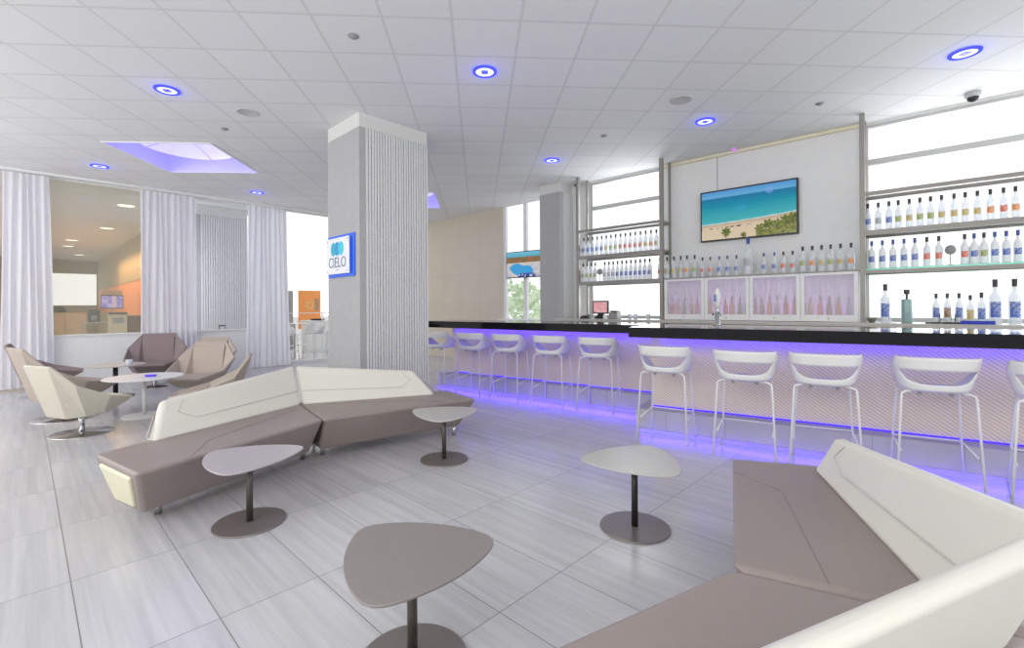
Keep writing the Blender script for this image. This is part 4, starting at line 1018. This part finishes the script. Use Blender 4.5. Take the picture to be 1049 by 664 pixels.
# far bright room: picture, door post, cafe counter
t = thing('wall_picture', 'orange picture with dark figure in the far bright room', 'picture', (-17.0, 7.22, 0), PI / 2)
mesh_obj('board', bx(-.40, .40, -.02, .02, .70, 2.08), ORANGE, t)
mesh_obj('figure', bx(.18, .33, -.028, -.021, 1.35, 1.80), LM['brown'], t, bevel=.004); mesh_obj('ring_shape', lathe(bmesh.new(), [(.10, 0), (.14, 0), (.14, .006), (.10, .006), (.10, 0)], 24), LM['gold'], t)
r_ = [o for o in t.children if o.name.startswith('ring_shape')][0]; r_.rotation_euler = (PI / 2, 0, 0); r_.location = (.0, -.021, 1.55)
bm = bx(-17.05, -16.95, 6.49, 6.62, 0, 2.06); tag(mesh_obj('door_post', bm, GREYP, bevel=.005), 'grey upright post left of the orange picture', 'post')
t = thing('cafe_counter', 'white counter with bottles and dark tray below the orange picture', 'counter', (-15.6, 7.2, 0), PI / 2)
mesh_obj('body', bx(-.75, .75, -.25, .25, 0, 1.00), WHITE, t); mesh_obj('worktop', bx(-.78, .78, -.28, .28, 1.00, 1.04), WHITE, t)
tag(mesh_obj('serving_tray', lathe(bmesh.new(), [(0, 0), (.2, 0), (.24, .05), (.22, .05), (.18, .012), (0, .012)], 20), BLACKP, loc=(-15.5, 6.85, 1.04)), 'dark round tray on the far white counter', 'tray')
tag(mesh_obj('fruit_basket', lathe(bmesh.new(), [(0, 0), (.14, 0), (.24, .12), (.22, .14), (0, .16)], 20), pm('basket_gold', (.7, .5, .15), .6, var=.4, scale=30), loc=(-15.5, 7.45, 1.04)), 'golden basket on the far white counter', 'basket')
t = thing('glass_railing', 'low white railing behind the far high stools', 'railing', (-14.6, 5.6, 0), PI / 2)
for z in (.30, .62, 1.28): mesh_obj('rail', bx(-1.3, 2.0, -.012, .012, z, z + .025), WHITE, t)
for x in (-1.2, -.1, 1.0, 1.95): mesh_obj('post', bx(x - .015, x + .015, -.015, .015, 0, 1.31), WHITE, t)
bm = bx(-13.28, -13.26, 3.3, 3.5, 1.06, 1.09)
t = thing('suitcase_handle', 'dark upright handle against the ribbed column behind the half wall', 'handle', (-13.0, 3.38, 0), PI / 2)
mesh_obj('grip', bx(-.075, .075, -.012, .012, 1.02, 1.05), BLACKP, t)
for x in (-.065, .065): mesh_obj('upright', bx(x - .008, x + .008, -.008, .008, .60, 1.02), BLACKP, t)
mesh_obj('case', bx(-.22, .22, -.12, .12, .02, .60), BLACKP, t, bevel=.03)

# trees outside the tall window
def tree(x, y, h, r, label):
    t = thing('tree', label, 'tree', (x, y, -.1), 0, 'hazy trees outside the tall window')
    mesh_obj('trunk', tube(bmesh.new(), (0, 0, 0), (.1, 0, h * .6), .10, .05), BARKM, t)
    bm = bmesh.new(); rr = random.Random(int(x * 10))
    for k in range(260):
        a = rr.uniform(0, 2 * PI); q = r * rr.random() ** .5; z = h * .3 + h * .7 * rr.random(); q *= math.sin(max(.1, (z - h * .3) / (h * .7)) * PI) ** .5
        c = Vector((q * math.cos(a), q * math.sin(a), z)); s = .12 + .1 * rr.random()
        d1 = Vector((rr.uniform(-1, 1), rr.uniform(-1, 1), rr.uniform(-1, 1))).normalized() * s; d2 = d1.orthogonal().normalized() * s * .6
        bm.faces.new([bm.verts.new(c + v) for v in (d1, d2, -d1, -d2)])
    mesh_obj('foliage', bm, LEAF, t)
tree(-14.0, 13.6, 3.1, 1.1, 'pale green tree outside, left of the pool television'); tree(-12.0, 13.2, 2.4, 1.0, 'pale green tree outside, below the pool television')

# ------------------------------------------------------------------ lights and world
w = bpy.data.worlds.new('sky'); bpy.context.scene.world = w; w.use_nodes = True
nt = w.node_tree; bg = nt.nodes['Background']
tc = nt.nodes.new('ShaderNodeTexCoord'); sp = nt.nodes.new('ShaderNodeSeparateXYZ'); nt.links.new(tc.outputs['Generated'], sp.inputs[0])
r = nt.nodes.new('ShaderNodeValToRGB'); r.color_ramp.elements[0].position = .35; r.color_ramp.elements[0].color = (.95, .95, .95, 1); r.color_ramp.elements[1].position = .8; r.color_ramp.elements[1].color = (.93, .97, 1.0, 1)
nt.links.new(sp.outputs[2], r.inputs[0]); nt.links.new(r.outputs[0], bg.inputs[0]); bg.inputs[1].default_value = 1.5

area('bar_window_daylight', (1.3, 8.9, 2.6), 4.0, 2.6, 130, (.95, .98, 1), (R(-90), 0, 0))
area('left_window_daylight', (-4.5, 8.7, 2.6), 1.5, 2.6, 60, (.95, .98, 1), (R(-90), 0, 0))
area('room_fill_high', (-1.0, -2.5, 3.3), 6, 2, 150, (1, 1, 1), (R(55), 0, R(20)))
area('lobby_warm', (-22, .5, 3.7), 8, 3, 110, (1, .66, .30), (0, 0, 0))
area('lobby_orange', (-22, 2.2, 3.2), 6, .4, 60, (1, .6, .28), (R(25), 0, 0))
area('pillar_fill', (-12.7, 2.1, 2.0), 2.5, .8, 22, (.95, .95, 1), (0, R(90), R(-50)))  # added lamp hidden behind the curtain, brightens the ribbed column
area('lounge_fill', (-9, -3.0, 3.0), 5, 2.2, 120, (.97, .98, 1), (R(65), 0, 0))

# ------------------------------------------------------------------ camera
cam = bpy.data.cameras.new('camera'); co = bpy.data.objects.new('camera', cam); C.objects.link(co)
cam.sensor_width = 36; cam.sensor_fit = 'HORIZONTAL'; cam.lens = 481.4 / 1049 * 36
cam.shift_x = (524.5 - 520) / 1049; cam.shift_y = -(332 - 314.4) / 1049
cam.clip_start = .05; cam.clip_end = 200
co.location = (0, 0, 1.45)
co.rotation_mode = 'XYZ'
M = Matrix.Rotation(R(44.14), 4, 'Z') @ Matrix.Rotation(PI / 2, 4, 'X') @ Matrix.Rotation(R(-.34), 4, 'Z')
co.rotation_euler = M.to_euler()
bpy.context.scene.camera = co
bpy.context.scene.view_settings.view_transform = 'Standard'
bpy.context.scene.view_settings.look = 'None'
bpy.context.scene.view_settings.exposure = 0
bpy.context.scene.cycles.max_bounces = 8
bpy.context.scene.cycles.transparent_max_bounces = 16
